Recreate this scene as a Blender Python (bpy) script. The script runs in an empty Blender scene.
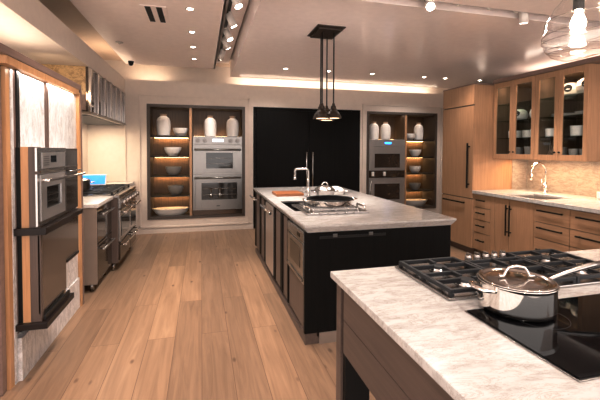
import bpy, bmesh, math, random
from mathutils import Vector, Matrix
random.seed(7)
C = bpy.context.scene.collection
PI = math.pi

# ------------------------------------------------------------------ materials
def new_mat(name):
    m = bpy.data.materials.new(name); m.use_nodes = True
    nt = m.node_tree; b = nt.nodes['Principled BSDF']
    return m, nt, b

def plain(name, col, rough=.5, metal=0, spec=.5, emis=None, es=0, coat=0):
    m, nt, b = new_mat(name)
    n = nt.nodes.new('ShaderNodeTexNoise'); n.inputs['Scale'].default_value = 14
    tc = nt.nodes.new('ShaderNodeTexCoord'); nt.links.new(tc.outputs['Object'], n.inputs['Vector'])
    r = nt.nodes.new('ShaderNodeValToRGB')
    r.color_ramp.elements[0].color = (*[c * .93 for c in col], 1)
    r.color_ramp.elements[1].color = (*[min(1, c * 1.05) for c in col], 1)
    nt.links.new(n.outputs['Fac'], r.inputs['Fac']); nt.links.new(r.outputs['Color'], b.inputs['Base Color'])
    b.inputs['Roughness'].default_value = rough; b.inputs['Metallic'].default_value = metal
    b.inputs['Specular IOR Level'].default_value = spec
    b.inputs['Coat Weight'].default_value = coat
    if emis:
        b.inputs['Emission Color'].default_value = (*emis, 1); b.inputs['Emission Strength'].default_value = es
    return m

def wood(name, dark, light, grain='Z', rough=.42, scale=1.0, contrast=1.0):
    m, nt, b = new_mat(name)
    tc = nt.nodes.new('ShaderNodeTexCoord'); mp = nt.nodes.new('ShaderNodeMapping')
    s = [26 * scale] * 3; s['XYZ'.index(grain)] = 1.1 * scale
    mp.inputs['Scale'].default_value = s
    n = nt.nodes.new('ShaderNodeTexNoise'); n.inputs['Scale'].default_value = 1.6
    n.inputs['Detail'].default_value = 6; n.inputs['Roughness'].default_value = .62; n.inputs['Distortion'].default_value = .5
    r = nt.nodes.new('ShaderNodeValToRGB')
    r.color_ramp.elements[0].position = .33; r.color_ramp.elements[1].position = .68
    r.color_ramp.elements[0].color = (*dark, 1); r.color_ramp.elements[1].color = (*light, 1)
    L = nt.links.new
    L(tc.outputs['Object'], mp.inputs['Vector']); L(mp.outputs['Vector'], n.inputs['Vector'])
    L(n.outputs['Fac'], r.inputs['Fac']); L(r.outputs['Color'], b.inputs['Base Color'])
    bp = nt.nodes.new('ShaderNodeBump'); bp.inputs['Strength'].default_value = .08 * contrast; bp.inputs['Distance'].default_value = .01
    L(n.outputs['Fac'], bp.inputs['Height']); L(bp.outputs['Normal'], b.inputs['Normal'])
    b.inputs['Roughness'].default_value = rough
    return m

def stone(name, base, vein, dark, rough=.22, scale=1.0, rot=.5, stretch=(1, 3.2, 1.5), dist=1.6):
    m, nt, b = new_mat(name); L = nt.links.new
    tc = nt.nodes.new('ShaderNodeTexCoord'); mp = nt.nodes.new('ShaderNodeMapping')
    mp.inputs['Rotation'].default_value = (rot * .6, rot * .3, rot); mp.inputs['Scale'].default_value = [scale * k for k in stretch]
    L(tc.outputs['Object'], mp.inputs['Vector'])
    n = nt.nodes.new('ShaderNodeTexNoise'); n.inputs['Scale'].default_value = 2.6; n.inputs['Detail'].default_value = 9
    n.inputs['Roughness'].default_value = .68; n.inputs['Distortion'].default_value = dist
    L(mp.outputs['Vector'], n.inputs['Vector'])
    r = nt.nodes.new('ShaderNodeValToRGB'); e = r.color_ramp.elements
    e[0].position = .30; e[0].color = (*dark, 1); e[1].position = .62; e[1].color = (*base, 1)
    k = e.new(.46); k.color = (*vein, 1); k = e.new(.53); k.color = (*base, 1); k = e.new(.75); k.color = (*[c * .86 for c in base], 1)
    L(n.outputs['Fac'], r.inputs['Fac'])
    n2 = nt.nodes.new('ShaderNodeTexNoise'); n2.inputs['Scale'].default_value = 1.3; n2.inputs['Detail'].default_value = 12
    n2.inputs['Roughness'].default_value = .75; n2.inputs['Distortion'].default_value = 2.5
    L(mp.outputs['Vector'], n2.inputs['Vector'])
    r2 = nt.nodes.new('ShaderNodeValToRGB'); e = r2.color_ramp.elements
    e[0].position = .485; e[0].color = (1, 1, 1, 1); e[1].position = .53; e[1].color = (1, 1, 1, 1)
    k = e.new(.507); k.color = (.72, .68, .64, 1)
    L(n2.outputs['Fac'], r2.inputs['Fac'])
    mx = nt.nodes.new('ShaderNodeMix'); mx.data_type = 'RGBA'; mx.blend_type = 'MULTIPLY'; mx.inputs[0].default_value = .9
    L(r.outputs['Color'], mx.inputs[6]); L(r2.outputs['Color'], mx.inputs[7]); L(mx.outputs[2], b.inputs['Base Color'])
    b.inputs['Roughness'].default_value = rough
    return m

def floor_mat():
    m, nt, b = new_mat('wide_oak_planks'); L = nt.links.new
    tc = nt.nodes.new('ShaderNodeTexCoord'); sp = nt.nodes.new('ShaderNodeSeparateXYZ'); cb = nt.nodes.new('ShaderNodeCombineXYZ')
    L(tc.outputs['Object'], sp.inputs[0]); L(sp.outputs['Y'], cb.inputs['X']); L(sp.outputs['X'], cb.inputs['Y'])
    br = nt.nodes.new('ShaderNodeTexBrick'); br.offset = .37; br.offset_frequency = 2
    br.inputs['Color1'].default_value = (0, 0, 0, 1); br.inputs['Color2'].default_value = (1, 1, 1, 1)
    br.inputs['Mortar'].default_value = (.5, .5, .5, 1)
    br.inputs['Scale'].default_value = 1; br.inputs['Mortar Size'].default_value = .0018; br.inputs['Mortar Smooth'].default_value = .1
    br.inputs['Brick Width'].default_value = 1.9; br.inputs['Row Height'].default_value = .205
    L(cb.outputs[0], br.inputs['Vector'])
    # per plank shift of the grain
    ad = nt.nodes.new('ShaderNodeVectorMath'); ad.operation = 'MULTIPLY_ADD'
    L(br.outputs['Color'], ad.inputs[0]); ad.inputs[1].default_value = (7, 5, 9); L(tc.outputs['Object'], ad.inputs[2])
    mp = nt.nodes.new('ShaderNodeMapping'); mp.inputs['Scale'].default_value = (16, 1.0, 16); L(ad.outputs[0], mp.inputs['Vector'])
    n = nt.nodes.new('ShaderNodeTexNoise'); n.inputs['Scale'].default_value = 1.3; n.inputs['Detail'].default_value = 7
    n.inputs['Roughness'].default_value = .6; n.inputs['Distortion'].default_value = .9
    L(mp.outputs['Vector'], n.inputs['Vector'])
    r = nt.nodes.new('ShaderNodeValToRGB'); e = r.color_ramp.elements
    e[0].position = .25; e[0].color = (.255, .165, .102, 1); e[1].position = .7; e[1].color = (.40, .275, .182, 1)
    L(n.outputs['Fac'], r.inputs['Fac'])
    r3 = nt.nodes.new('ShaderNodeValToRGB'); e = r3.color_ramp.elements
    e[0].color = (.80, .775, .76, 1); e[1].color = (1.10, 1.08, 1.06, 1); L(br.outputs['Color'], r3.inputs['Fac'])
    mx = nt.nodes.new('ShaderNodeMix'); mx.data_type = 'RGBA'; mx.blend_type = 'MULTIPLY'; mx.inputs[0].default_value = 1
    L(r.outputs['Color'], mx.inputs[6]); L(r3.outputs['Color'], mx.inputs[7])
    # knots
    mp2 = nt.nodes.new('ShaderNodeMapping'); mp2.inputs['Scale'].default_value = (5.2, 2.4, 1); L(ad.outputs[0], mp2.inputs['Vector'])
    vo = nt.nodes.new('ShaderNodeTexVoronoi'); vo.inputs['Scale'].default_value = 1.0; L(mp2.outputs['Vector'], vo.inputs['Vector'])
    r4 = nt.nodes.new('ShaderNodeValToRGB'); e = r4.color_ramp.elements
    e[0].position = .03; e[0].color = (.42, .33, .28, 1); e[1].position = .10; e[1].color = (1, 1, 1, 1)
    L(vo.outputs['Distance'], r4.inputs['Fac'])
    mx2 = nt.nodes.new('ShaderNodeMix'); mx2.data_type = 'RGBA'; mx2.blend_type = 'MULTIPLY'; mx2.inputs[0].default_value = 1
    L(mx.outputs[2], mx2.inputs[6]); L(r4.outputs['Color'], mx2.inputs[7])
    mx3 = nt.nodes.new('ShaderNodeMix'); mx3.data_type = 'RGBA'; L(br.outputs['Fac'], mx3.inputs[0])
    L(mx2.outputs[2], mx3.inputs[6]); mx3.inputs[7].default_value = (.16, .09, .05, 1)
    L(mx3.outputs[2], b.inputs['Base Color'])
    b.inputs['Roughness'].default_value = .38
    bp = nt.nodes.new('ShaderNodeBump'); bp.inputs['Strength'].default_value = .12; bp.inputs['Distance'].default_value = .01
    L(n.outputs['Fac'], bp.inputs['Height']); L(bp.outputs['Normal'], b.inputs['Normal'])
    return m

def glass(name, tint=(1, 1, 1), rough=0, alpha_mix=.12):
    m, nt, b = new_mat(name); L = nt.links.new
    out = nt.nodes['Material Output']
    t = nt.nodes.new('ShaderNodeBsdfTransparent'); t.inputs[0].default_value = (*tint, 1)
    g = nt.nodes.new('ShaderNodeBsdfGlossy'); g.inputs['Roughness'].default_value = rough
    f = nt.nodes.new('ShaderNodeLayerWeight'); f.inputs[0].default_value = .5
    pw = nt.nodes.new('ShaderNodeMath'); pw.operation = 'POWER'; pw.inputs[1].default_value = 4.0; L(f.outputs['Facing'], pw.inputs[0])
    ma = nt.nodes.new('ShaderNodeMath'); ma.operation = 'MULTIPLY_ADD'; ma.inputs[1].default_value = .8; ma.inputs[2].default_value = alpha_mix; ma.use_clamp = True
    L(pw.outputs[0], ma.inputs[0])
    mx = nt.nodes.new('ShaderNodeMixShader'); L(ma.outputs[0], mx.inputs[0]); L(t.outputs[0], mx.inputs[1]); L(g.outputs[0], mx.inputs[2])
    L(mx.outputs[0], out.inputs['Surface'])
    return m

M = {}
M['floor'] = floor_mat()
M['wall'] = plain('warm_cream_paint', (.70, .63, .57), .6)
M['ceil'] = plain('satin_ceiling_paint', (.88, .80, .77), .5)
M['ceil_gloss'] = plain('glossy_ceiling_paint', (.88, .80, .775), .19, spec=.6)
M['cove'] = plain('cove_paint', (.62, .50, .40), .6)
M['oak'] = wood('light_oak_upright_grain', (.38, .222, .122), (.48, .295, .172), 'Z', scale=1.6)
M['oak_h'] = wood('light_oak_level_grain', (.36, .208, .115), (.48, .295, .172), 'Y', scale=1.2)
M['oak_lit'] = wood('lit_oak', (.48, .27, .125), (.60, .36, .19), 'Z')  # brighter copy of the oak, lamplight put into the colour
M['mauve'] = wood('smoked_oak', (.21, .135, .11), (.27, .18, .145), 'Y', scale=.7)
M['walnut'] = wood('brown_stained_oak', (.085, .055, .045), (.125, .083, .066), 'Y', rough=.4)
M['walnut_z'] = wood('brown_stained_oak_upright', (.10, .066, .052), (.15, .10, .08), 'Z', rough=.4)
M['niche'] = wood('dark_niche_veneer', (.055, .033, .021), (.105, .066, .042), 'Z', rough=.45, scale=1.3)
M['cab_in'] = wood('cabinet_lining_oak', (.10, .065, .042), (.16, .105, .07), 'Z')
M['black_wood'] = wood('black_stained_oak', (.002, .0018, .0018), (.005, .0043, .004), 'Z', rough=.6, scale=1.2)
M['black_wood'].node_tree.nodes['Principled BSDF'].inputs['Specular IOR Level'].default_value = .15
M['counter'] = stone('pale_quartzite', (.52, .505, .495), (.465, .45, .44), (.40, .385, .372), .2, scale=2.7, rot=.75, stretch=(1, 3.6, 2.0), dist=.35)
M['counter_pale'] = stone('white_quartzite', (.78, .75, .72), (.70, .67, .64), (.62, .58, .55), .25, scale=2, dist=.4)
M['splash'] = stone('warm_quartzite', (.46, .39, .33), (.40, .33, .275), (.36, .295, .24), .3, scale=1.9, rot=2.2, stretch=(1, 1.2, 3))
M['marble'] = stone('grey_marble', (.74, .73, .735), (.62, .61, .615), (.48, .47, .475), .3, scale=2.6, rot=.3, stretch=(1, 2.2, .8))
M['gold_stone'] = stone('golden_stone', (.62, .45, .24), (.46, .31, .15), (.34, .22, .11), .3, scale=4, rot=.8)
M['steel'] = plain('brushed_steel', (.44, .42, .405), .27, 1)
M['steel_dark'] = plain('dark_brushed_steel', (.27, .26, .25), .3, 1)
M['lid'] = plain('polished_lid_steel', (.50, .46, .43), .13, 1)
M['knob'] = plain('dark_knob_steel', (.20, .185, .175), .3, 1)
M['frame'] = plain('dark_frame_metal', (.085, .066, .055), .4, .3)
M['steel_oven'] = plain('brushed_oven_steel', (.47, .45, .44), .38, .75)
M['steel_soft'] = plain('satin_steel', (.56, .52, .49), .38, 1)
M['chrome'] = plain('polished_chrome', (.80, .77, .74), .07, 1)
M['dark_metal'] = plain('dark_metal', (.03, .028, .027), .4, .6)
M['iron'] = plain('cast_iron', (.022, .023, .026), .42, .2)
M['black'] = plain('matt_black', (.006, .0055, .0055), .5, spec=.25)
M['bronze'] = plain('bronze_tinted_glass', (.19, .145, .12), .12, .6)
M['ledge'] = plain('dark_bronze_ledge', (.018, .011, .009), .4, spec=.3)
M['dish'] = plain('warm_steel_front', (.50, .43, .38), .3, .6)
M['tan'] = plain('tan_metal_panel', (.40, .31, .25), .35, .3)
M['black_glass'] = plain('black_glass', (.004, .004, .0045), .03, spec=.5)
M['black_glass'].node_tree.nodes['Principled BSDF'].inputs['IOR'].default_value = 1.18
M['oven_glass'] = plain('dark_oven_glass', (.02, .018, .016), .06, spec=.8)
M['brown_glass'] = plain('bronze_mirror_glass', (.10, .075, .06), .09, .7)
M['ceramic'] = plain('white_ceramic', (.76, .74, .72), .3)
M['ceramic_g'] = plain('grey_glazed_ceramic', (.24, .225, .21), .3)
M['clay'] = plain('unglazed_clay', (.42, .30, .21), .7)
M['white'] = plain('white_enamel', (.78, .75, .72), .35)
M['copper'] = plain('bronze_fitting', (.05, .034, .026), .42, .6)
M['board'] = wood('cherry_board', (.22, .085, .03), (.36, .155, .06), 'X', rough=.45)
M['glass'] = glass('clear_cabinet_glass', (.97, .98, .975), 0, .02)
M['shelf_glass'] = glass('green_edge_glass', (.55, .66, .63), 0, .06)
M['globe'] = glass('blown_globe_glass', (.985, .98, .975), .03, .07)
M['blue'] = plain('blue_lit_screen', (.04, .22, .65), .25, emis=(.05, .30, .9), es=.8)
M['blue_disp'] = plain('blue_display', (.02, .1, .5), .3, emis=(.05, .35, 1), es=2.2)
M['white_disp'] = plain('pale_display', (.4, .5, .6), .3, emis=(.75, .9, 1), es=1.2)
M['led'] = plain('warm_led', (1, .8, .5), .5, emis=(1, .70, .40), es=3.2)
M['led_soft'] = plain('warm_led_soft', (1, .8, .5), .5, emis=(1, .72, .5), es=1.1)
M['lamp'] = plain('lamp_face', (1, .95, .85), .5, emis=(1, .93, .84), es=14)
M['bulb'] = plain('glowing_bulb', (1, .95, .85), .5, emis=(1, .88, .74), es=22)
M['rubber'] = plain('grey_food', (.12, .2, .06), .5)

# ------------------------------------------------------------------ mesh builder
class MB:
    def __init__(self): self.bm = bmesh.new()
    def _merge(self, t, smooth=False):
        for f in t.faces: f.smooth = smooth
        me = bpy.data.meshes.new('t'); t.to_mesh(me); t.free(); self.bm.from_mesh(me); bpy.data.meshes.remove(me); return self
    def box(self, x0, x1, y0, y1, z0, z1, bev=0, rot=None, piv=None):
        t = bmesh.new(); bmesh.ops.create_cube(t, size=1)
        for v in t.verts:
            v.co = Vector(((x0 + x1) / 2 + v.co.x * (x1 - x0), (y0 + y1) / 2 + v.co.y * (y1 - y0), (z0 + z1) / 2 + v.co.z * (z1 - z0)))
        if bev: bmesh.ops.bevel(t, geom=t.edges[:], offset=bev, segments=2, profile=.6, affect='EDGES')
        if rot is not None:
            p = Vector(piv); 
            for v in t.verts: v.co = rot @ (v.co - p) + p
        return self._merge(t)
    def cyl(self, p0, p1, r, r2=None, seg=20, smooth=True):
        p0, p1 = Vector(p0), Vector(p1); d = p1 - p0; t = bmesh.new()
        bmesh.ops.create_cone(t, cap_ends=True, segments=seg, radius1=r, radius2=r if r2 is None else r2, depth=d.length)
        q = Vector((0, 0, 1)).rotation_difference(d.normalized()).to_matrix().to_4x4()
        bmesh.ops.transform(t, matrix=Matrix.Translation((p0 + p1) / 2) @ q, verts=t.verts)
        for f in t.faces: f.smooth = len(f.verts) == 4
        me = bpy.data.meshes.new('t'); t.to_mesh(me); t.free(); self.bm.from_mesh(me); bpy.data.meshes.remove(me); return self
    def lathe(self, c, prof, seg=32, axis=None, caps=False):
        t = bmesh.new(); rings = []; pf = [prof[0]]
        for (ra, za), (rb, zb) in zip(prof, prof[1:]):   # holding loops keep flat sides flat
            if math.hypot(rb - ra, zb - za) > .02: pf += [(ra + (rb - ra) * k, za + (zb - za) * k) for k in (.08, .92)]
            pf.append((rb, zb))
        for r, z in pf:
            if r < 1e-5: rings.append([t.verts.new((0, 0, z))])
            else: rings.append([t.verts.new((r * math.cos(2 * PI * k / seg), r * math.sin(2 * PI * k / seg), z)) for k in range(seg)])
        for a, b in zip(rings, rings[1:]):
            for k in range(seg):
                l = (k + 1) % seg
                if len(a) == 1 and len(b) == 1: continue
                if len(a) == 1: t.faces.new((a[0], b[k], b[l]))
                elif len(b) == 1: t.faces.new((a[k], a[l], b[0]))
                else: t.faces.new((a[k], a[l], b[l], b[k]))
        bmesh.ops.recalc_face_normals(t, faces=t.faces)
        m = Matrix.Translation(Vector(c))
        if axis is not None: m = m @ Vector((0, 0, 1)).rotation_difference(Vector(axis).normalized()).to_matrix().to_4x4()
        bmesh.ops.transform(t, matrix=m, verts=t.verts)
        return self._merge(t, True)
    def tube(self, pts, r, seg=12, cap=True):
        pts = [Vector(p) for p in pts]; t = bmesh.new(); rings = []
        rr = r if isinstance(r, (list, tuple)) else [r] * len(pts)
        up = None
        for i, p in enumerate(pts):
            d = (pts[min(i + 1, len(pts) - 1)] - pts[max(i - 1, 0)]).normalized()
            if up is None:
                up = Vector((0, 0, 1)) if abs(d.z) < .9 else Vector((1, 0, 0))
            s = d.cross(up).normalized(); u = s.cross(d).normalized(); up = u
            rings.append([t.verts.new(p + rr[i] * (math.cos(2 * PI * k / seg) * s + math.sin(2 * PI * k / seg) * u)) for k in range(seg)])
        for a, b in zip(rings, rings[1:]):
            for k in range(seg): t.faces.new((a[k], a[(k + 1) % seg], b[(k + 1) % seg], b[k]))
        if cap: t.faces.new(rings[0][::-1]); t.faces.new(rings[-1])
        bmesh.ops.recalc_face_normals(t, faces=t.faces)
        return self._merge(t, True)
    def poly(self, pts, faces):
        t = bmesh.new(); vs = [t.verts.new(p) for p in pts]
        for f in faces: t.faces.new([vs[i] for i in f])
        bmesh.ops.recalc_face_normals(t, faces=t.faces)
        return self._merge(t)
    def prism(self, ring0, ring1):
        n = len(ring0)
        return self.poly(list(ring0) + list(ring1), [list(range(n))[::-1], list(range(n, 2 * n))] + [[i, (i + 1) % n, n + (i + 1) % n, n + i] for i in range(n)])
    def done(self, name, mat, parent=None, loc=None):
        off = Vector(OFF.get(parent.name, (0, 0, 0))) if parent else Vector(loc or (0, 0, 0))
        for v in self.bm.verts: v.co -= off
        me = bpy.data.meshes.new(name); self.bm.to_mesh(me); self.bm.free()
        me.materials.append(mat)
        o = bpy.data.objects.new(name, me); C.objects.link(o)
        if parent: o.parent = parent
        else: o.location = off
        OFF[o.name] = tuple(off)
        return o
OFF = {}
def arc(c, r, a0, a1, n, ax='XZ', aspect=1):
    out = []
    for i in range(n + 1):
        a = a0 + (a1 - a0) * i / n; p = [c[0], c[1], c[2]]
        p['XYZ'.index(ax[0])] += r * math.cos(a); p['XYZ'.index(ax[1])] += r * aspect * math.sin(a); out.append(p)
    return out

def thing(name, label, cat, loc=(0, 0, 0), group=None):
    o = bpy.data.objects.new(name, None); C.objects.link(o); o.location = loc; o.empty_display_size = .1
    OFF[o.name] = tuple(loc); o['label'] = label; o['category'] = cat
    if group: o['group'] = group
    return o
def tag(o, label, cat, group=None):
    o['label'] = label; o['category'] = cat
    if group: o['group'] = group
    return o
def struct(mb, name, mat):
    o = mb.done(name, mat); o['kind'] = 'structure'; return o
def dup(root, loc, label, group=None, rotz=None):
    def rec(o, par):
        c = o.copy(); C.objects.link(c)
        if par: c.parent = par
        for ch in [x for x in bpy.data.objects if x.parent == o]: rec(ch, c)
        return c
    r = rec(root, None); r.location = loc
    if rotz is not None: r.rotation_euler.z = rotz
    r['label'] = label
    if group: r['group'] = group
    return r

# ------------------------------------------------------------------ lights
def area(loc, size, power, col=(1, .8, .6), rot=(0, 0, 0), sy=None, spread=None):
    l = bpy.data.lights.new('area_lamp', 'AREA'); l.energy = power; l.color = col; l.size = size
    if sy: l.shape = 'RECTANGLE'; l.size_y = sy
    if spread: l.spread = spread
    o = bpy.data.objects.new('area_lamp', l); C.objects.link(o); o.location = loc; o.rotation_euler = rot; return o
def spot(loc, target, power, angle=70, blend=.6, col=(1, .92, .86), r=.03):
    l = bpy.data.lights.new('spot_lamp', 'SPOT'); l.energy = power * 1.5; l.color = col; l.spot_size = math.radians(angle)
    l.spot_blend = blend; l.shadow_soft_size = r
    o = bpy.data.objects.new('spot_lamp', l); C.objects.link(o); o.location = loc
    o.rotation_euler = (Vector(target) - Vector(loc)).to_track_quat('-Z', 'Y').to_euler(); return o

# ------------------------------------------------------------------ room shell
YB = 7.04
struct(MB().box(-2.2, 5.6, -2.5, 7.6, -.1, 0), 'floor', M['floor'])
b = MB()   # back wall with two alcove openings and the black cabinet opening
def wall_rect(x0, x1, z0, z1): b.box(x0, x1, YB, YB + .12, z0, z1)
ZB = 2.70
wall_rect(-1.9, -.92, 0, ZB); wall_rect(-.92, .794, 0, .245); wall_rect(-.92, .794, 2.29, ZB)
wall_rect(.794, .95, 0, ZB); wall_rect(.95, 3.115, 2.30, ZB); wall_rect(3.115, 3.267, 0, ZB)
wall_rect(3.267, 4.905, 0, .245); wall_rect(3.267, 4.905, 2.285, ZB); wall_rect(4.905, 5.6, 0, ZB)
b.box(-1.9, 5.6, YB + .12, YB + .5, ZB - .06, ZB)           # light ledge
b.box(-1.9, 5.6, YB + .5, YB + .6, 0, 3.2)
struct(b, 'wall_back', M['wall'])
b = MB().box(-2.0, -1.86, 1.2, YB + .6, 0, 3.2)
struct(b, 'wall_left', M['wall'])
b = MB().box(4.72, 5.6, .3, 5.22, 0, 2.50).box(5.12, 5.6, 5.22, YB + .6, 0, 2.68).box(5.52, 5.6, .3, YB + .6, 2.5, 3.2)
struct(b, 'wall_right', M['wall'])
# left soffit over the display wall and hood
struct(MB().box(-1.86, -1.27, -.5, YB, 2.46, 2.52).box(-1.33, -1.27, -.5, YB, 2.52, 2.70), 'trim_1', M['wall'])
# ceilings
b = MB().box(-1.24, .245, -2.5, 6.98, 2.95, 3.0)
struct(b, 'ceiling', M['ceil'])
b = MB().box(-1.86, 5.6, -2.5, YB + .6, 3.12, 3.2)
struct(b, 'ceiling', M['cove'])
b = MB().box(.51, 5.5, 3.06, 6.86, 2.80, 2.86).box(.51, .55, 3.06, 6.86, 2.86, 3.12)
b.box(.49, 5.5, 3.06, 3.1, 2.86, 3.12)
struct(b, 'ceiling', M['ceil_gloss'])
b = MB().box(.49, 5.5, -2.5, 2.90, 2.80, 2.86).box(.49, .53, -2.5, 2.9, 2.86, 3.12).box(.49, 5.5, 2.86, 2.9, 2.86, 3.12)
struct(b, 'ceiling', M['ceil'])
struct(MB().box(.245, .49, -2.5, 6.98, 3.06, 3.12).box(.225, .245, -2.5, 6.98, 2.95, 3.08), 'trim_2', M['ceil'])
# bulkhead above the right hand cabinets
struct(MB().box(4.04, 4.72, .2, 4.5, 2.448, 2.498).box(3.74, 4.72, 4.5, 5.22, 2.432, 2.45), 'trim_3', M['mauve'])
# baseboard and wall mouldings on the back wall
b = MB()
b.box(-1.2, .95, YB - .015, YB, 0, .075); b.box(3.115, 5.12, YB - .015, YB, 0, .075)
struct(b, 'baseboard_back', M['wall'])
b = MB()
def mould(x0, x1, z0, z1, w=.022, d=.022):
    b.box(x0, x1, YB - d, YB, z1 - w, z1); b.box(x0, x1, YB - d, YB, z0, z0 + w)
    b.box(x0, x0 + w, YB - d, YB, z0, z1); b.box(x1 - w, x1, YB - d, YB, z0, z1)
mould(-1.05, .875, .10, 2.45); mould(3.17, 5.02, .10, 2.43)
b.box(-1.30, -1.26, YB - .02, YB, .0, 2.46)
struct(b, 'trim_4', M['wall'])

# ------------------------------------------------------------------ alcove shelving
def alcove(x0, x1, z0, z1, div, shelf_side, shelves, label, dw=.045):
    t = thing('display_alcove', label, 'built-in shelf', ((x0 + x1) / 2, YB + .2, z0))
    yb = YB + .44; f = .05
    m = MB().box(x0, x1, YB - .012, yb, z0, z0 + f, .003).box(x0, x1, YB - .012, yb, z1 - f, z1, .003)
    m.box(x0, x0 + f, YB - .012, yb, z0 + f, z1 - f).box(x1 - f, x1, YB - .012, yb, z0 + f, z1 - f)
    m.done('outer_frame', M['frame'], t)
    MB().box(x0, x1, yb, yb + .02, z0, z1).done('back_panel', M['niche'], t)
    dv = MB().box(div, div + dw, YB + .012, yb, z0 + f, z1 - f, .003).done('divider', M['niche'], t)
    MB().box(div, div + dw, YB - .008, YB + .011, z0 + f, z1 - f, .002).done('divider_edge', M['oak'], dv)
    d0, d1 = (div + dw, x1 - f) if shelf_side > 0 else (x0 + f, div)
    for z in shelves:
        s = MB().box(d0, d1, YB + .03, yb, z - .022, z, .002).done('shelf', M['dark_metal'], t)
        MB().box(d0 + .03, d1 - .03, yb - .04, yb - .02, z - .034, z - .022).done('led_strip', M['led'], s)
        area(((d0 + d1) / 2, yb - .07, z - .04), d1 - d0 - .06, 1.9, (1, .60, .26), (0.45, 0, 0), .03)
    # lit strip behind the vases above the ovens
    e0, e1 = (x0 + f, div) if shelf_side > 0 else (div + dw, x1 - f)
    MB().box(e0 + .03, e1 - .03, yb - .05, yb - .03, shelves[0] + .002, shelves[0] + .014).done('led_strip', M['led'], t)
    area(((e0 + e1) / 2, yb - .08, shelves[0] + .03), e1 - e0 - .06, .9, (1, .62, .3), (PI - .3, 0, 0), .03)
    area(((d0 + d1) / 2, yb - .08, shelves[0] + .03), d1 - d0 - .06, .7, (1, .62, .3), (PI - .3, 0, 0), .03)
    area(((x0 + x1) / 2, YB + .1, z1 - f - .01), x1 - x0 - .3, 1.2, (1, .78, .6), (0, 0, 0), .04)
    return t
alcove(-.92, .794, .245, 2.29, -.205, -1, [1.735, 1.372, 1.017, .66], 'left built-in alcove of dark shelves with warm strip lights beside a double oven')
alcove(3.267, 4.905, .245, 2.285, 4.135, 1, [1.715, 1.356, 1.0, .633], 'right built-in alcove of dark shelves with warm strip lights beside a double oven')

def win_frame(m, x0, x1, z0, z1, y, w, d):
    m.box(x0, x1, y, y + d, z0, z0 + w, .002).box(x0, x1, y, y + d, z1 - w, z1, .002).box(x0, x0 + w, y, y + d, z0 + w, z1 - w).box(x1 - w, x1, y, y + d, z0 + w, z1 - w)
# left double oven, with knobs
def rack(x0, x1, z, y):
    m = MB()
    for k in range(3): m.cyl((x0, y + k * .05, z), (x1, y + k * .05, z), .003, seg=6)
    for k in range(14):
        x = x0 + (x1 - x0) * k / 13; m.cyl((x, y, z), (x, y + .1, z), .002, seg=6)
    return m
t = thing('double_wall_oven', 'stainless double oven with control knobs below two white vases, left alcove', 'oven', (.30, YB, .295))
x0, x1 = -.148, .74; yf = YB - .02
MB().box(x0, x1, yf + .03, YB + .42, .297, 1.733).done('oven_body', M['steel_soft'], t)
cp = MB().box(x0, x1, yf, yf + .03, 1.586, 1.733, .004).done('control_panel', M['steel_dark'], t)
MB().box(.20, .40, yf - .003, yf, 1.635, 1.685).done('display', M['white_disp'], cp)
for x in (-.06, .065, .525, .65):
    MB().cyl((x, yf, 1.655), (x, yf - .035, 1.655), .030, .026).cyl((x, yf - .004, 1.655), (x, yf - .008, 1.655), .040).done('knob', M['knob'], cp)
def oven_door(t, x0, x1, z0, z1, wx0, wx1, wz0, wz1, yf, hz, mat=M['steel_dark'], gm=M['oven_glass'], racks=True, handle=True):
    m = MB(); d = .03   # door with a real window opening
    m.box(x0, wx0, yf, yf + d, z0, z1, .003).box(wx1, x1, yf, yf + d, z0, z1, .003)
    m.box(wx0, wx1, yf, yf + d, z0, wz0).box(wx0, wx1, yf, yf + d, wz1, z1)
    do = m.done('oven_door', mat, t)
    MB().box(wx0, wx1, yf + .006, yf + .014, wz0, wz1).done('window', gm, do)
    if racks:
        for z in (wz0 + (wz1 - wz0) * .3, wz0 + (wz1 - wz0) * .65):
            rack(wx0 + .02, wx1 - .02, z, yf + .002).done('rack', M['steel_soft'], do)
    if handle:
        h = MB().cyl((x0 + .03, yf - .055, hz), (x1 - .03, yf - .055, hz), .017)
        for x in (x0 + .06, x1 - .06): h.box(x - .015, x + .015, yf - .055, yf, hz - .02, hz + .02, .003)
        h.done('handle', M['steel_dark'], do)
    return do
oven_door(t, x0, x1, 1.052, 1.58, .088, .566, 1.147, 1.434, yf, 1.49)
d2 = oven_door(t, x0, x1, .395, 1.045, .006, .645, .573, .883, yf, .975)
MB().box(.27, .33, yf - .003, yf, .45, .465).done('badge', M['dark_metal'], d2)
MB().box(x0 + .02, x0 + .05, yf - .05, yf - .03, .42, .96, .004).box(x0 + .02, x0 + .05, yf - .04, yf, .42, .46, .003).done('side_handle', M['steel_dark'], d2)
for x in (.17, .33): MB().lathe((x, yf + .004, .62), [(0, 0), (.03, 0), (.035, .04), (.016, .07), (.02, .14), (.034, .17), (.0, .17)], seg=14).done('pan', M['steel_dark'], d2)
MB().box(x0, x1, yf, yf + .03, .297, .388, .003).done('lower_trim', M['brown_glass'], t)
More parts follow.
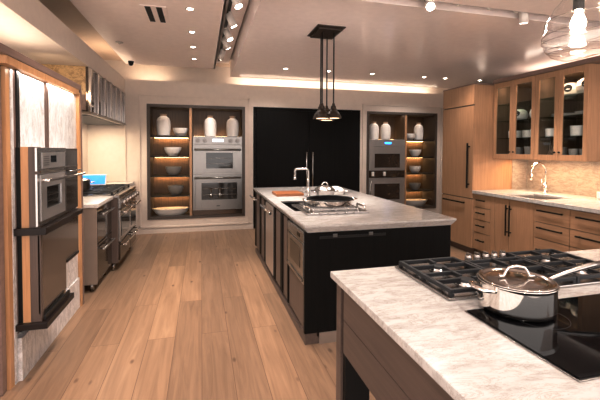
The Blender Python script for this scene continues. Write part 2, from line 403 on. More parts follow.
# right double oven
t = thing('double_wall_oven', 'stainless double oven with small blue display below two white vases, right alcove', 'oven', (3.72, YB, .295))
x0, x1 = 3.32, 4.13
MB().box(x0, x1, yf + .03, YB + .42, .297, 1.713).done('oven_body', M['steel_oven'], t)
cp = MB().box(x0, x1, yf, yf + .03, 1.565, 1.713, .004).done('control_panel', M['steel_oven'], t)
MB().box(3.665, 3.815, yf - .003, yf, 1.62, 1.66).done('display', M['blue_disp'], cp)
oven_door(t, x0, x1, 1.08, 1.558, 3.44, 4.02, 1.13, 1.42, yf, 1.0, mat=M['steel_oven'], gm=M['brown_glass'], racks=False, handle=False)
m = MB().box(x0, x1, yf, yf + .03, .925, 1.072, .003); tr = m.done('middle_panel', M['brown_glass'], t)
for x in (3.37, 3.63): MB().box(x, x + .05, yf - .03, yf, .96, 1.05, .006).done('handle', M['white'], tr)  # two small white blocks set on the middle panel
d = oven_door(t, x0, x1, .31, .915, 3.44, 4.02, .465, .80, yf, 1.0, mat=M['steel_oven'], gm=M['brown_glass'], racks=False, handle=False)
MB().cyl((x0 + .02, yf - .04, .40), (x0 + .02, yf - .04, .88), .014).box(x0 + .01, x0 + .03, yf - .04, yf, .84, .87).box(x0 + .01, x0 + .03, yf - .04, yf, .41, .44).done('side_handle', M['steel'], d)

# ------------------------------------------------------------------ vases, bowls, platters
def vase(x, y, z, r, h, label, group='white ceramic vases in the alcoves'):
    t = thing('ceramic_vase', label, 'vase', (x, y, z), group)
    MB().lathe((x, y, z), [(0, .0005), (r * .8, .001), (r * .9, h * .03), (r * .99, h * .3), (r, h * .55), (r * .95, h * .7), (r * .78, h * .82), (r * .5, h * .89), (r * .44, h * .91)]).done('body', M['ceramic'], t)
    MB().lathe((x, y, z), [(r * .44, h * .905), (r * .42, h * .95), (r * .50, h), (r * .42, h), (r * .34, h * .95), (r * .34, h * .9)]).done('rim', M['clay'], t)
    return t
vase(-.66, 7.22, 1.736, .125, .395, 'tall white ceramic vase on the top shelf of the left alcove')
vase(.165, 7.18, 1.7335, .115, .385, 'left of two white vases standing on the oven with knobs')
vase(.575, 7.18, 1.7335, .115, .385, 'right of two white vases standing on the oven with knobs')
vase(3.49, 7.18, 1.7135, .108, .37, 'left of two white vases standing on the oven with blue display')
vase(3.76, 7.18, 1.7135, .108, .37, 'right of two white vases standing on the oven with blue display')
vase(4.56, 7.20, 1.716, .10, .37, 'tall white ceramic vase on the top shelf of the right alcove')
def bowl(x, y, z, r, h, label, mat=None, group='ceramic bowls in the alcoves'):
    o = MB().lathe((x, y, z), [(0, .001), (r * .45, .001), (r * .5, h * .06), (r * .8, h * .35), (r * .97, h * .75), (r, h), (r * .95, h), (r * .9, h * .72), (r * .72, h * .4), (r * .4, h * .14), (0, h * .12)]).done('ceramic_bowl', mat or M['ceramic'], None, (x, y, z))
    return tag(o, label, 'bowl', group)
bowl(-.36, 7.2, 1.736, .14, .145, 'white footed bowl beside the tall vase in the left alcove')
bowl(-.50, 7.2, 1.373, .15, .16, 'round bowl on the second shelf of the left alcove')
bowl(-.49, 7.2, 1.018, .145, .16, 'round grey bowl on the third shelf of the left alcove', M['ceramic_g'])
bowl(-.45, 7.2, .661, .145, .17, 'round grey bowl on the lowest shelf of the left alcove', M['ceramic_g'])
bowl(4.32, 7.15, 1.716, .12, .13, 'white footed bowl beside the tall vase in the right alcove')
bowl(4.47, 7.18, 1.357, .125, .15, 'round white bowl on the second shelf of the right alcove')
bowl(4.47, 7.18, 1.001, .125, .15, 'round white bowl on the third shelf of the right alcove')
bowl(4.47, 7.18, .634, .125, .15, 'round grey bowl on the lowest shelf of the right alcove', M['ceramic_g'])
def platter(x, y, z, r, h, label, sx=1):
    o = MB().lathe((0, 0, 0), [(0, .001), (r * .7, .001), (r * .85, h * .4), (r, h), (r * .97, h), (r * .8, h * .5), (r * .65, h * .2), (0, h * .2)], seg=40).done('ceramic_platter', M['ceramic'])
    for v in o.data.vertices: v.co.y *= .5
    o.location = (x, y, z); return tag(o, label, 'platter', 'long platters on the alcove floors')
platter(-.54, 7.24, .296, .33, .115, 'long white platter on the floor of the left alcove')
platter(4.52, 7.24, .296, .30, .115, 'long white platter on the floor of the right alcove')

# ------------------------------------------------------------------ black tall cabinet in the back wall
t = thing('black_cabinet', 'floor-to-head black stained cabinet with two tall doors between the alcoves', 'cabinet', (2.03, YB, 0))
x0, x1, z1 = .955, 3.11, 2.295
MB().box(x0, x1, YB - .02, YB + .45, 0, .08).box(x0, x0 + .05, YB - .02, YB + .45, .08, z1).box(x1 - .05, x1, YB - .02, YB + .45, .08, z1).box(x0 + .05, x1 - .05, YB - .02, YB + .45, z1 - .05, z1).done('frame', M['black_wood'], t)
for a, c, hx in ((x0 + .055, 2.03, 1.975), (2.036, x1 - .055, 2.10)):
    dd = MB().box(a, c, YB - .03, YB, .085, z1 - .055, .003).done('door', M['black_wood'], t)
    MB().cyl((hx, YB - .075, .62), (hx, YB - .075, 1.45), .013).cyl((hx, YB - .075, .75), (hx, YB - .03, .75), .008).cyl((hx, YB - .075, 1.35), (hx, YB - .03, 1.35), .008).done('handle', M['steel'], dd)

# ------------------------------------------------------------------ left display frame with wall ovens
t = thing('display_stand', 'oak framed display panel with grey marble back at the left edge', 'display panel', (-1.5, 3.3, 0))
Y0, Y1, FX = 2.60, 3.95, -1.10
MB().box(-1.86, -1.165, 2.60, 2.655, .0, 2.049, .004).done('front_post', M['mauve'], t)
MB().box(-1.86, -1.147, 2.66, 2.71, 0, 1.998).done('inner_post', M['oak_lit'], t)
MB().box(-1.86, FX, 2.50, 3.99, 2.05, 2.10, .003).done('top_rail', M['mauve'], t)
MB().box(-1.86, FX - .004, 2.58, 3.93, 2.00, 2.049).done('head_lining', M['oak_lit'], t)
MB().box(-1.86, FX, 3.965, 4.0, 0, 2.05, .003).done('end_post', M['mauve'], t)
MB().box(-1.86, FX - .004, 3.93, 3.964, 0, 2.024).done('end_lining', M['oak_lit'], t)
mp_ = MB().box(-1.22, -1.145, 2.80, 3.25, .0, 1.998).box(-1.22, -1.13, 3.27, 3.925, 0, 1.998).box(-1.24, -1.22, 2.712, 3.925, 0, 1.998).box(-1.22, -1.142, 2.712, 2.745, 0, 1.998).done('marble_panel', M['marble'], t)
MB().box(-1.17, -1.118, 2.747, 3.925, 0, .28).done('marble_plinth', M['marble'], t)
MB().box(-1.215, -1.14, 2.746, 2.766, .31, 1.998).done('batten', M['mauve'], t)
MB().box(-1.215, -1.13, 2.768, 2.80, .31, 1.998).done('batten', M['dark_metal'], t)
MB().box(-1.21, -1.128, 3.238, 3.268, .31, 1.998).done('batten', M['walnut_z'], t)
area((-1.11, 3.3, 1.995), .03, 2.2, (1, .92, .85), (0, 0, 0), 1.1)
spot((.28, 3.4, 2.93), (-1.15, 3.35, 1.5), 20, 62, 1, r=.05)  # added ceiling spot to brighten the marble, has no fitting
spot((-1.5, 4.15, 2.2), (-1.55, 4.9, 2.34), 2.5, 110, 1, (1, .8, .55), .05)  # added spot to brighten the golden stone, has no fitting

t = thing('wall_oven', 'stainless wall oven in oak side housing, nearest oven on the marble panel', 'oven', (-1.08, 2.98, .36))
ax0, ax1, ay0, ay1 = -1.17, -1.0, 2.75, 3.225
MB().box(-1.165, -1.112, ay0 + .006, ay0 + .03, .37, 1.505).done('side_panel', M['black'], t)
MB().box(-1.112, -1.068, ay0, ay0 + .03, .37, 1.51, .002).done('side_panel', M['oak_lit'], t)
MB().box(-1.068, -1.006, ay0, ay0 + .03, .37, 1.51, .002).done('side_panel', M['walnut_z'], t)
MB().box(ax0, ax1 - .015, ay0 + .03, ay1, .37, 1.50).done('oven_body', M['steel_soft'], t)
def xface(m, y0, y1, z0, z1, x, d=.015, bev=.003): return m.box(x - d, x, y0, y1, z0, z1, bev)
cp = xface(MB(), 2.70, ay1, 1.352, 1.505, ax1).done('control_panel', M['steel'], t)
ip = MB().box(ax1, ax1 + .004, 2.77, 3.19, 1.368, 1.472, .001).done('inner_panel', M['steel_oven'], cp)
MB().box(ax1 + .004, ax1 + .006, 2.91, 3.01, 1.405, 1.452).done('display', M['black_glass'], cp)
m = MB()
for k in range(5): m.box(ax1 + .004, ax1 + .0055, 2.79, 2.88, 1.388 + k * .014, 1.393 + k * .014)
m.done('vent_grille', M['knob'], cp)
dr = MB(); xface(dr, 2.70, 2.835, 1.0, 1.337, ax1); xface(dr, 3.11, ay1, 1.0, 1.337, ax1); xface(dr, 2.835, 3.11, 1.0, 1.10, ax1); xface(dr, 2.835, 3.11, 1.245, 1.337, ax1)
dr = dr.done('oven_door', M['steel'], t)
m = MB().box(ax1, ax1 + .005, 2.74, 2.835, 1.03, 1.327, .001).box(ax1, ax1 + .005, 3.11, 3.18, 1.03, 1.327, .001).box(ax1, ax1 + .005, 2.835, 3.11, 1.03, 1.10).box(ax1, ax1 + .005, 2.835, 3.11, 1.245, 1.327)
m.done('inner_panel', M['steel_oven'], dr)
MB().box(ax1 - .012, ax1 - .006, 2.835, 3.11, 1.10, 1.245).done('window', M['oven_glass'], dr)
for z in (1.14, 1.18): MB().box(ax1 - .006, ax1 - .004, 2.86, 3.09, z, z + .004).done('rack', M['steel'], dr)
MB().box(ax1, ax1 + .06, 2.76, 2.785, 1.285, 1.305, .004).box(ax1, ax1 + .06, 3.15, 3.175, 1.285, 1.305, .004).box(ax1 + .05, ax1 + .068, 2.70, 3.47, 1.287, 1.303, .004).done('handle', M['lid'], dr)
MB().box(-1.17, -.965, 2.72, 3.25, .945, .99, .003).done('ledge', M['ledge'], t)
low = xface(MB(), ay0, ay1, .42, .94, ax1 - .01).done('lower_door', M['bronze'], t)
MB().box(-1.17, -.965, 2.72, 3.25, .335, .375, .003).done('lower_ledge', M['ledge'], t)
MB().box(-1.0, -.985, 2.76, 3.22, .377, .41, .003).done('lower_trim', M['dark_metal'], t)
t = thing('wall_oven', 'narrow bronze glass oven stack beside the oak-sided wall oven', 'oven', (-1.1, 3.39, .55))
by0, by1, bx = 3.255, 3.60, -1.03
MB().box(-1.17, bx - .015, by0, by1, .58, 1.50).done('oven_body', M['steel_soft'], t)
cp = xface(MB(), by0, by1, 1.36, 1.50, bx).done('control_panel', M['brown_glass'], t)
MB().box(bx, bx + .004, by0 + .01, by1 - .01, 1.352, 1.366).done('trim_bar', M['steel'], cp)
d = xface(MB(), by0, by1, 1.0, 1.35, bx).done('oven_door', M['brown_glass'], t)
MB().cyl((bx + .03, by0 + .03, 1.32), (bx + .03, by1 - .02, 1.32), .007).box(bx, bx + .03, by0 + .04, by0 + .05, 1.315, 1.325).box(bx, bx + .03, by1 - .04, by1 - .03, 1.315, 1.325).done('handle', M['steel'], d)
MB().box(-1.17, -.99, by0, by1, .945, .985, .003).done('ledge', M['ledge'], t)
d = xface(MB(), by0, by1, .60, .94, bx).done('lower_door', M['bronze'], t)
MB().box(bx, bx + .012, by0 + .03, by1 - .03, .605, .625, .003).done('handle', M['dark_metal'], d)

# ------------------------------------------------------------------ left run: base cabinet, range, counter, hood
o = MB().box(-1.858, -1.03, 4.24, 4.93, .89, .93, .004).done('stone_worktop', M['counter_pale'], None, (-1.45, 4.6, .89)); tag(o, 'short white stone worktop in front of the left range', 'worktop')
t = thing('base_cabinet', 'base unit with bronze glass doors under the short left worktop', 'cabinet', (-1.45, 4.6, 0))
MB().box(-1.858, -1.06, 4.26, 4.92, .09, .888).done('carcass', M['walnut_z'], t)
MB().box(-1.857, -1.046, 4.250, 4.262, .09, .888).done('end_panel', M['tan'], t)
for a, c in ((.12, .50), (.52, .87)):
    d = MB().box(-1.06, -1.045, 4.275, 4.90, a, c, .003).done('drawer', M['brown_glass'], t)
    MB().cyl((-1.005, 4.36, c - .07), (-1.005, 4.84, c - .07), .012).cyl((-1.005, 4.40, c - .07), (-1.045, 4.40, c - .07), .008).cyl((-1.005, 4.8, c - .07), (-1.045, 4.8, c - .07), .008).done('handle', M['steel'], d)
for y in (4.33, 4.85): MB().cyl((-1.12, y, 0), (-1.12, y, .09), .02).done('foot', M['steel'], t)
t = thing('gas_range', 'stainless range with front knobs and bar-handled oven doors on the left wall', 'range', (-1.4, 5.5, 0))
MB().box(-1.858, -.985, 4.95, 6.12, .1, .90, .004).done('body', M['walnut_z'], t)
MB().box(-1.858, -.965, 4.945, 6.125, .90, .935, .005).done('cooktop_pan', M['steel'], t)
MB().box(-1.8, -.99, 4.96, 4.985 + .01, .12, .899).done('side_filler', M['mauve'], t)
cp = MB().box(-.985, -.955, 4.95, 6.12, .77, .895, .006).done('control_panel', M['steel'], t)
for k in range(6):
    y = 5.05 + k * .195
    MB().cyl((-.955, y, .83), (-.905, y, .83), .034, .028).cyl((-.955, y, .83), (-.948, y, .83), .045).done('knob', M['steel'], cp)
for a, c in ((4.97, 5.62), (5.64, 6.10)):
    d = MB().box(-.985, -.962, a, c, .36, .755, .004).done('oven_door', M['steel'], t)
    MB().box(-.962, -.958, a + .06, c - .06, .42, .66).done('window', M['oven_glass'], d)
    MB().cyl((-.90, a + .02, .715), (-.90, c - .02, .715), .016).cyl((-.90, a + .06, .715), (-.962, a + .06, .715), .01).cyl((-.90, c - .06, .715), (-.962, c - .06, .715), .01).done('handle', M['chrome'], d)
    d = MB().box(-.985, -.962, a, c, .13, .345, .004).done('drawer', M['brown_glass'], t)
    MB().cyl((-.91, a + .04, .315), (-.91, c - .04, .315), .013).cyl((-.91, a + .06, .315), (-.962, a + .06, .315), .008).cyl((-.91, c - .06, .315), (-.962, c - .06, .315), .008).done('handle', M['chrome'], d)
for y in (5.0, 6.05): MB().cyl((-1.05, y, 0), (-1.05, y, .1), .02).done('foot', M['steel'], t)
for k in range(3):
    y0 = 4.985 + k * .375; m = MB()
    for x in (-1.78, -1.43, -1.06): m.box(x - .012, x + .012, y0, y0 + .365, .955, .972, .003)
    for yy in (y0 + .01, y0 + .18, y0 + .355): m.box(-1.79, -1.05, yy - .01, yy + .01, .955, .972, .003)
    for x in (-1.78, -1.06):
        for yy in (y0 + .01, y0 + .355): m.box(x - .012, x + .012, yy - .01, yy + .01, .935, .956)
    for x in (-1.6, -1.24):
        for a in range(8): m.cyl((x, y0 + .18, .964), (x + .13 * math.cos(a * PI / 4), y0 + .18 + .13 * math.sin(a * PI / 4), .964), .007, seg=6)
    m.done('grate', M['iron'], t)
    for x in (-1.6, -1.24): MB().cyl((x, y0 + .18, .935), (x, y0 + .18, .955), .05, .045).done('burner', M['iron'], t)
t = thing('base_cabinet', 'cream base unit in the far left corner past the range', 'cabinet', (-1.45, 6.58, 0))
MB().box(-1.858, -1.16, 6.135, YB - .022, .0, .888).done('carcass', M['wall'], t)
d = MB().box(-1.16, -1.145, 6.15, YB - .04, .1, .87, .003).done('door', M['wall'], t)
MB().cyl((-1.115, 6.25, .5), (-1.115, 6.25, .75), .008).cyl((-1.145, 6.25, .53), (-1.115, 6.25, .53), .006).cyl((-1.145, 6.25, .72), (-1.115, 6.25, .72), .006).done('handle', M['steel'], d)
o = MB().box(-1.858, -1.05 - .08, 6.135, YB - .021, .89, .93, .004).done('stone_worktop', M['counter_pale'], None, (-1.45, 6.6, .89)); tag(o, 'white stone worktop in the far left corner past the range', 'worktop')

# pot and blue panel on the left range
t = thing('cooking_pot', 'stainless lidded pot on the left range beside a blue panel', 'pot', (-1.50, 5.25, .972))
px, py, pz = -1.50, 5.25, .972
MB().lathe((px, py, pz), [(0, .001), (.12, .001), (.135, .02), (.135, .12), (.142, .125), (.13, .125), (.12, .12), (.12, .02), (0, .015)]).done('body', M['knob'], t)
ld = MB().lathe((px, py, pz), [(.142, .126), (.142, .132), (.1, .15), (0, .16)]).done('lid', M['knob'], t)
MB().tube([(px - .03, py, pz + .158), (px - .03, py, pz + .185), (px + .03, py, pz + .185), (px + .03, py, pz + .158)], .006).done('lid_handle', M['chrome'], ld)
for s in (-1, 1): MB().tube([(px + s * .134, py - .04, pz + .10), (px + s * .18, py - .035, pz + .105), (px + s * .18, py + .035, pz + .105), (px + s * .134, py + .04, pz + .10)], .007).done('handle', M['chrome'], t)
t = thing('tablet_panel', 'tilted blue-faced panel with white edge standing behind the left range grates', 'panel', (-1.50, 5.75, .972))
rot = Matrix.Rotation(-.4, 3, 'X')
MB().box(-1.66, -1.30, 5.78, 5.80, .99, 1.15, .003, rot, (-1.5, 5.78, .99)).done('panel_back', M['white'], t)
MB().box(-1.645, -1.315, 5.775, 5.781, 1.005, 1.135, 0, rot, (-1.5, 5.78, .99)).done('screen', M['blue'], t)
MB().box(-1.5, -1.4, 5.80, 5.90, .974, .99, .003).done('stand', M['white'], t)

# hood
t = thing('range_hood', 'stainless ribbed range hood with golden stone side under the left soffit', 'range hood', (-1.55, 5.9, 1.92))
MB().box(-1.858, -1.30, 4.88, 6.95, 2.13, 2.458).done('stone_cladding', M['gold_stone'], t)
MB().box(-1.858, -1.30, 4.885, 6.95, 1.95, 2.13).done('lower_box', M['mauve'], t)
MB().box(-1.30, -1.275, 4.88, 6.95, 1.93, 2.456, .003).done('front_panel', M['brown_glass'], t)
for k in range(7):
    y = 4.885 + k * .338
    MB().box(-1.275, -1.245, y, y + .05, 1.935, 2.45, .004).done('rib', M['lid'], t)
MB().prism([(-1.858, 4.84, 1.90), (-1.235, 4.84, 1.90), (-1.235, 6.97, 1.90), (-1.858, 6.97, 1.90)], [(-1.858, 4.86, 1.935), (-1.25, 4.86, 1.935), (-1.25, 6.96, 1.935), (-1.858, 6.96, 1.935)]).done('canopy', M['steel'], t)
MB().box(-1.78, -1.3, 4.95, 6.85, 1.893, 1.90).done('filter', M['dark_metal'], t)
area((-1.55, 5.9, 1.88), .3, 16, (1, .85, .68), (0, 0, 0), 1.6)

# ------------------------------------------------------------------ right side: tall cabinet, base run, wall cabinets
t = thing('tall_cabinet', 'full-height light oak cabinet with long black handle beside the right alcove', 'cabinet', (4.07, 4.86, 0))
MB().box(3.75, 4.41, 4.505, 5.2, .1, 2.43, .002).done('carcass', M['oak'], t)
MB().box(3.79, 4.41, 4.53, 5.18, 0, .1).done('toe_kick', M['walnut'], t)
MB().box(3.73, 3.748, 4.505, 5.2, 2.149, 2.43, .002).done('top_door', M['oak'], t)
MB().box(3.7485, 3.752, 4.508, 5.197, .105, 2.425).done('gap_shade_liner', M['walnut'], t)  # dark liner puts shade into the gaps between the fronts
d = MB().box(3.73, 3.748, 4.505, 5.2, .812, 2.133, .002).done('door', M['oak'], t)
MB().box(3.68, 3.70, 4.565, 4.585, .955, 1.60, .003).box(3.70, 3.73, 4.567, 4.583, 1.0, 1.02).box(3.70, 3.73, 4.567, 4.583, 1.54, 1.56).done('handle', M['black'], d)
d = MB().box(3.73, 3.748, 4.505, 5.2, .10, .798, .002).done('drawer', M['oak'], t)
MB().box(3.68, 3.70, 4.63, 5.12, .725, .745, .003).box(3.70, 3.73, 4.66, 4.68, .727, .743).box(3.70, 3.73, 5.07, 5.09, .727, .743).done('handle', M['black'], d)
o = MB().box(4.412, 4.678, 4.50, 4.53, .9305, 1.375).done('backsplash', M['splash'], None, (4.56, 4.5, .93)); tag(o, 'narrow grey stone upstand between the oak tall cabinet and long beige backsplash', 'backsplash')
o = MB().box(4.68, 4.719, .4, 4.499, .9305, 1.375).done('backsplash', M['splash'], None, (4.71, 2.5, .93)); tag(o, 'beige veined stone backsplash behind the right faucet', 'backsplash')

def base_unit(y0, y1, label, drawers=None, doors=None, hw=None, mat=None):
    t = thing('base_cabinet', label, 'cabinet', (4.1, (y0 + y1) / 2, 0))
    mat = mat or M['oak']; f = MB()
    if doors:   # open-topped carcass so that the sink hangs inside it
        f.box(3.77, 4.69, y0 + .002, y0 + .02, .1, .885).box(3.77, 4.69, y1 - .02, y1 - .002, .1, .885).box(3.77, 4.69, y0 + .02, y1 - .02, .1, .12).box(3.77, 3.785, y0 + .02, y1 - .02, .12, .885)
    else: f.box(3.77, 4.69, y0 + .002, y1 - .002, .1, .885)
    f.done('carcass', M['oak'], t)
    MB().box(3.7685, 3.7715, y0 + .006, y1 - .006, .105, .88).done('gap_shade_liner', M['walnut'], t)  # dark sheet behind the fronts, gap shade put into its colour
    MB().box(3.81, 4.69, y0 + .002, y1 - .002, 0, .1).done('toe_kick', M['walnut'], t)
    if drawers:
        for z0, z1 in drawers:
            d = MB().box(3.75, 3.768, y0 + .004, y1 - .004, z0 + .004, z1 - .004, .002).done('drawer', mat, t)
            w = hw or (y1 - y0) * .72; c = (y0 + y1) / 2; hz = z1 - (z1 - z0) * (.42 if hw else .32)
            MB().box(3.712, 3.726, c - w / 2, c + w / 2, hz - .008, hz + .008, .003).box(3.726, 3.75, c - w / 2 + .02, c - w / 2 + .035, hz - .006, hz + .006).box(3.726, 3.75, c + w / 2 - .035, c + w / 2 - .02, hz - .006, hz + .006).done('handle', M['black'], d)
    if doors:
        for a, c, hy in doors:
            d = MB().box(3.75, 3.768, a + .004, c - .004, .104, .88, .002).done('door', mat, t)
            MB().box(3.712, 3.726, hy - .007, hy + .007, .42, .81, .003).box(3.726, 3.75, hy - .006, hy + .006, .46, .475).box(3.726, 3.75, hy - .006, hy + .006, .755, .77).done('handle', M['black'], d)
    return t
base_unit(4.18, 4.50, 'narrow oak base unit with four small drawers beside the tall cabinet', [(.70, .88), (.525, .70), (.345, .525), (.102, .345)], hw=.16)
t = thing('filler_panel', 'slim oak upright strip between four-drawer unit and double-door unit', 'panel', (3.78, 4.14, 0))
MB().box(3.75, 4.5, 4.103, 4.177, .1, .885, .002).box(3.81, 4.5, 4.103, 4.177, 0, .1).done('panel', M['oak'], t)
base_unit(3.50, 4.10, 'oak base unit with two doors and paired black bar handles under the right sink', doors=[(3.86, 4.10, 3.885), (3.50, 3.86, 3.83)])
D3 = [(.675, .88), (.49, .675), (.102, .49)]
base_unit(3.06, 3.50, 'oak three-drawer base unit next to the double-door sink unit', D3, mat=M['oak_h'])
base_unit(2.46, 3.06, 'oak three-drawer base unit at the right edge of the picture', D3, mat=M['oak_h'])
base_unit(1.86, 2.46, 'oak three-drawer base unit at the near end of the right run', D3, mat=M['oak_h'])
# counter with sink cutout
m = MB(); m.box(3.72, 3.80, 1.85, 4.498, .888, .93, .003).box(4.30, 4.718, 1.85, 4.498, .888, .93, .003).box(4.413, 4.70, 4.498, 4.535, .888, .93).box(3.80, 4.30, 1.85, 3.46, .888, .93).box(3.80, 4.30, 4.02, 4.498, .888, .93)
o = m.done('stone_worktop', M['counter'], None, (4.2, 3.2, .888)); tag(o, 'long pale stone worktop on the oak base units along the right wall', 'worktop')
t = thing('sink', 'undermount steel sink in the right wall worktop below the arched faucet', 'sink', (4.05, 3.74, .70))
m = MB().box(3.802, 4.298, 3.462, 4.018, .70, .712).box(3.802, 3.812, 3.462, 4.018, .712, .905).box(4.288, 4.298, 3.462, 4.018, .712, .905).box(3.812, 4.288, 3.462, 3.472, .712, .905).box(3.812, 4.288, 4.008, 4.018, .712, .905)
m.done('basin', M['steel_soft'], t); MB().cyl((4.05, 3.74, .712), (4.05, 3.74, .716), .04).done('drain', M['chrome'], t)
def gooseneck(name, label, base, d, h, reach, r=.014, mat=M['chrome'], lever=True):
    bx_, by_, bz = base; t = thing(name, label, 'faucet', base); d = Vector(d).normalized(); R = reach / 2
    MB().cyl(base, (bx_, by_, bz + .012), .032).cyl((bx_, by_, bz + .012), (bx_, by_, bz + .12), .022).done('base', mat, t)
    pts = [(bx_, by_, bz + .11), (bx_, by_, bz + h - R)]
    for i in range(1, 13):
        a = PI * i / 12; q = Vector(base) + d * (R - R * math.cos(a)); pts.append((q.x, q.y, bz + h - R + R * math.sin(a)))
    q = Vector(base) + d * reach; pts.append((q.x, q.y, bz + h - R - .04))
    MB().tube(pts, r).done('spout', mat, t)
    MB().cyl((q.x, q.y, bz + h - R - .04), (q.x, q.y, bz + h - R - .12), r * 1.35, r * 1.1).done('spray_head', mat, t)
    if lever:
        s = Vector((-d.y, d.x, 0)) * -1
        e = Vector((bx_, by_, bz + .07)) + s * .055
        MB().cyl((bx_, by_, bz + .07), e, .014).tube([e, e + s * .005 + Vector((0, 0, .06)), e + s * .02 + Vector((0, 0, .11))], .006).done('lever', mat, t)
    return t
gooseneck('kitchen_faucet', 'polished arched pull-down faucet at the sink in front of the stone backsplash', (4.50, 4.03, .93), (-1, .10, 0), .40, .22)
o = MB().lathe((4.50, 3.30, .93), [(0, .001), (.035, .001), (.04, .01), (.043, .09), (.039, .09), (.036, .012), (0, .01)]).done('ceramic_cup', M['ceramic'], None, (4.50, 3.30, .93)); tag(o, 'small white cup on the right worktop near the picture edge', 'cup')

# wall cabinets with glass doors
WX, WZ0, WZ1 = 4.06, 1.38, 2.445
def wall_unit(y0, y1, split, label, rail=.05):
    t = thing('wall_cabinet', label, 'cabinet', (4.38, (y0 + y1) / 2, WZ0))
    XB = 4.718
    m = MB().box(WX + .02, XB, y0, y1, WZ0, WZ0 + .03, .002).box(WX + .02, XB, y0, y1, WZ1 - .02, WZ1).box(WX + .02, XB, y0, y0 + .018, WZ0 + .03, WZ1 - .02).box(WX + .02, XB, y1 - .018, y1, WZ0 + .03, WZ1 - .02)
    m.done('carcass', M['oak'], t)
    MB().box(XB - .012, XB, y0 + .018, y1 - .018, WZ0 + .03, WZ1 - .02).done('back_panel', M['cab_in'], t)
    for a in (y0 + .0185, y1 - .022): MB().box(WX + .03, XB - .013, a, a + .0035, WZ0 + .031, WZ1 - .021).done('side_shade_lining', M['cab_in'], t)  # dark sheets added to tone down the brightly lit inner sides
    for z in (1.67, 1.91, 2.145): MB().box(WX + .05, XB - .014, y0 + .0225, y1 - .0225, z - .008, z).done('shelf', M['shelf_glass'], t)
    for a, c, ky in ((y0, split, split - .03), (split, y1, split + .03)):
        a += .002; c -= .002
        m = MB().box(WX, WX + .02, a, a + rail, WZ0, WZ1, .002).box(WX, WX + .02, c - rail, c, WZ0, WZ1, .002).box(WX, WX + .02, a + rail, c - rail, WZ0, WZ0 + .07, .002).box(WX, WX + .02, a + rail, c - rail, WZ1 - .07, WZ1, .002)
        d = m.done('door', M['oak'], t)
        MB().box(WX + .008, WX + .012, a + rail, c - rail, WZ0 + .07, WZ1 - .07).done('glass_pane', M['glass'], d)
        MB().cyl((WX, ky, 1.478), (WX - .02, ky, 1.478), .007, .010, seg=10).done('knob', M['black'], d)
    area((4.15, (y0 + y1) / 2, WZ1 - .03), .03, 2.2, (1, .78, .56), (0, -.5, 0), y1 - y0 - .15)
    return t
wall_unit(3.81, 4.498, 4.157, 'oak glass-door wall cabinet touching the tall cabinet, holding round white vases')
wall_unit(3.14, 3.808, 3.49, 'oak glass-door wall cabinet at the right end, nearer the camera')
area((4.35, 3.80, 1.374), .05, 8.5, (1, .78, .56), (0, 0, 0), 1.15)

# dishes in the wall cabinets
def round_vase(x, y, z, r, label, a=0.0):
    t = thing('round_vase', label, 'vase', (x, y, z), 'round white vases in the glass cabinets')
    c = (x, y, z + r * .8)
    MB().lathe(c, [(0, -r * .8), (r * .55, -r * .8), (r * .9, -r * .45), (r, 0), (r * .85, r * .45), (r * .45, r * .72), (0, r * .75)]).done('body', M['ceramic'], t)
    dv = Vector((-1, -.45 + a, .15)).normalized()
    p = Vector(c) + dv * r * .93
    MB().lathe(p, [(0, .006), (r * .3, .004), (r * .36, .0), (r * .36, -.03), (0, -.03)], axis=dv, seg=20).done('opening', M['black'], t)
    return t
round_vase(4.30, 4.28, 1.911, .105, 'round white vase on the third shelf behind the leftmost glass door')
round_vase(4.30, 3.98, 1.911, .105, 'round white vase with dark hole, third shelf behind the second glass door')
round_vase(4.50, 3.875, 1.911, .075, 'small round white vase tucked behind the one with the dark hole')
round_vase(4.40, 3.62, 2.146, .12, 'round white vase on the top shelf behind the third glass door')
round_vase(4.33, 3.34, 2.146, .13, 'large round white vase on the top shelf behind the rightmost glass door')
round_vase(4.56, 3.23, 2.146, .075, 'small round white vase at the back of the top shelf, rightmost glass door')
def pot(x, y, z, r, h, label, mat=None, group='straight-sided white bowls in the glass cabinets'):
    o = MB().lathe((x, y, z), [(0, .001), (r * .9, .001), (r * .96, h * .1), (r, h), (r * .93, h), (r * .88, h * .15), (0, h * .1)], seg=24).done('serving_bowl', mat or M['ceramic'], None, (x, y, z)); return tag(o, label, 'bowl', group)
pot(4.25, 4.30, 1.671, .085, .10, 'straight white bowl on the second shelf behind the leftmost glass door')
pot(4.25, 4.10, 1.671, .06, .10, 'narrow white bowl on the second shelf between the two left glass doors')
pot(4.25, 3.965, 1.671, .065, .11, 'white bowl in the middle of the second shelf, second glass door')
pot(4.40, 3.88, 1.671, .05, .10, 'small white bowl at the back of the second shelf, second glass door')
pot(4.22, 3.69, 1.671, .085, .10, 'wide white bowl on the second shelf behind the third glass door')
pot(4.25, 3.40, 1.671, .075, .12, 'white bowl left on the second shelf, rightmost glass door')
pot(4.27, 3.24, 1.671, .065, .13, 'white bowl right on the second shelf, rightmost glass door')
def tumbler(x, y, z, r, h, label, mat=None):
    o = MB().lathe((x, y, z), [(0, .001), (r * .8, .001), (r, h), (r * .93, h), (r * .74, .008), (0, .006)], seg=20).done('tumbler', mat or M['ceramic_g'], None, (x, y, z)); return tag(o, label, 'cup', 'cups on the cabinet floor')
zf = WZ0 + .031
tumbler(4.25, 4.23, zf, .05, .13, 'grey cup on the cabinet floor behind the leftmost glass door')
tumbler(4.25, 4.06, zf, .06, .14, 'tall grey-blue cup on the cabinet floor, second glass door')
tumbler(4.25, 3.915, zf, .05, .10, 'short grey cup on the cabinet floor, second glass door')
tumbler(4.25, 3.59, zf, .05, .13, 'grey cup on the cabinet floor behind the third glass door')
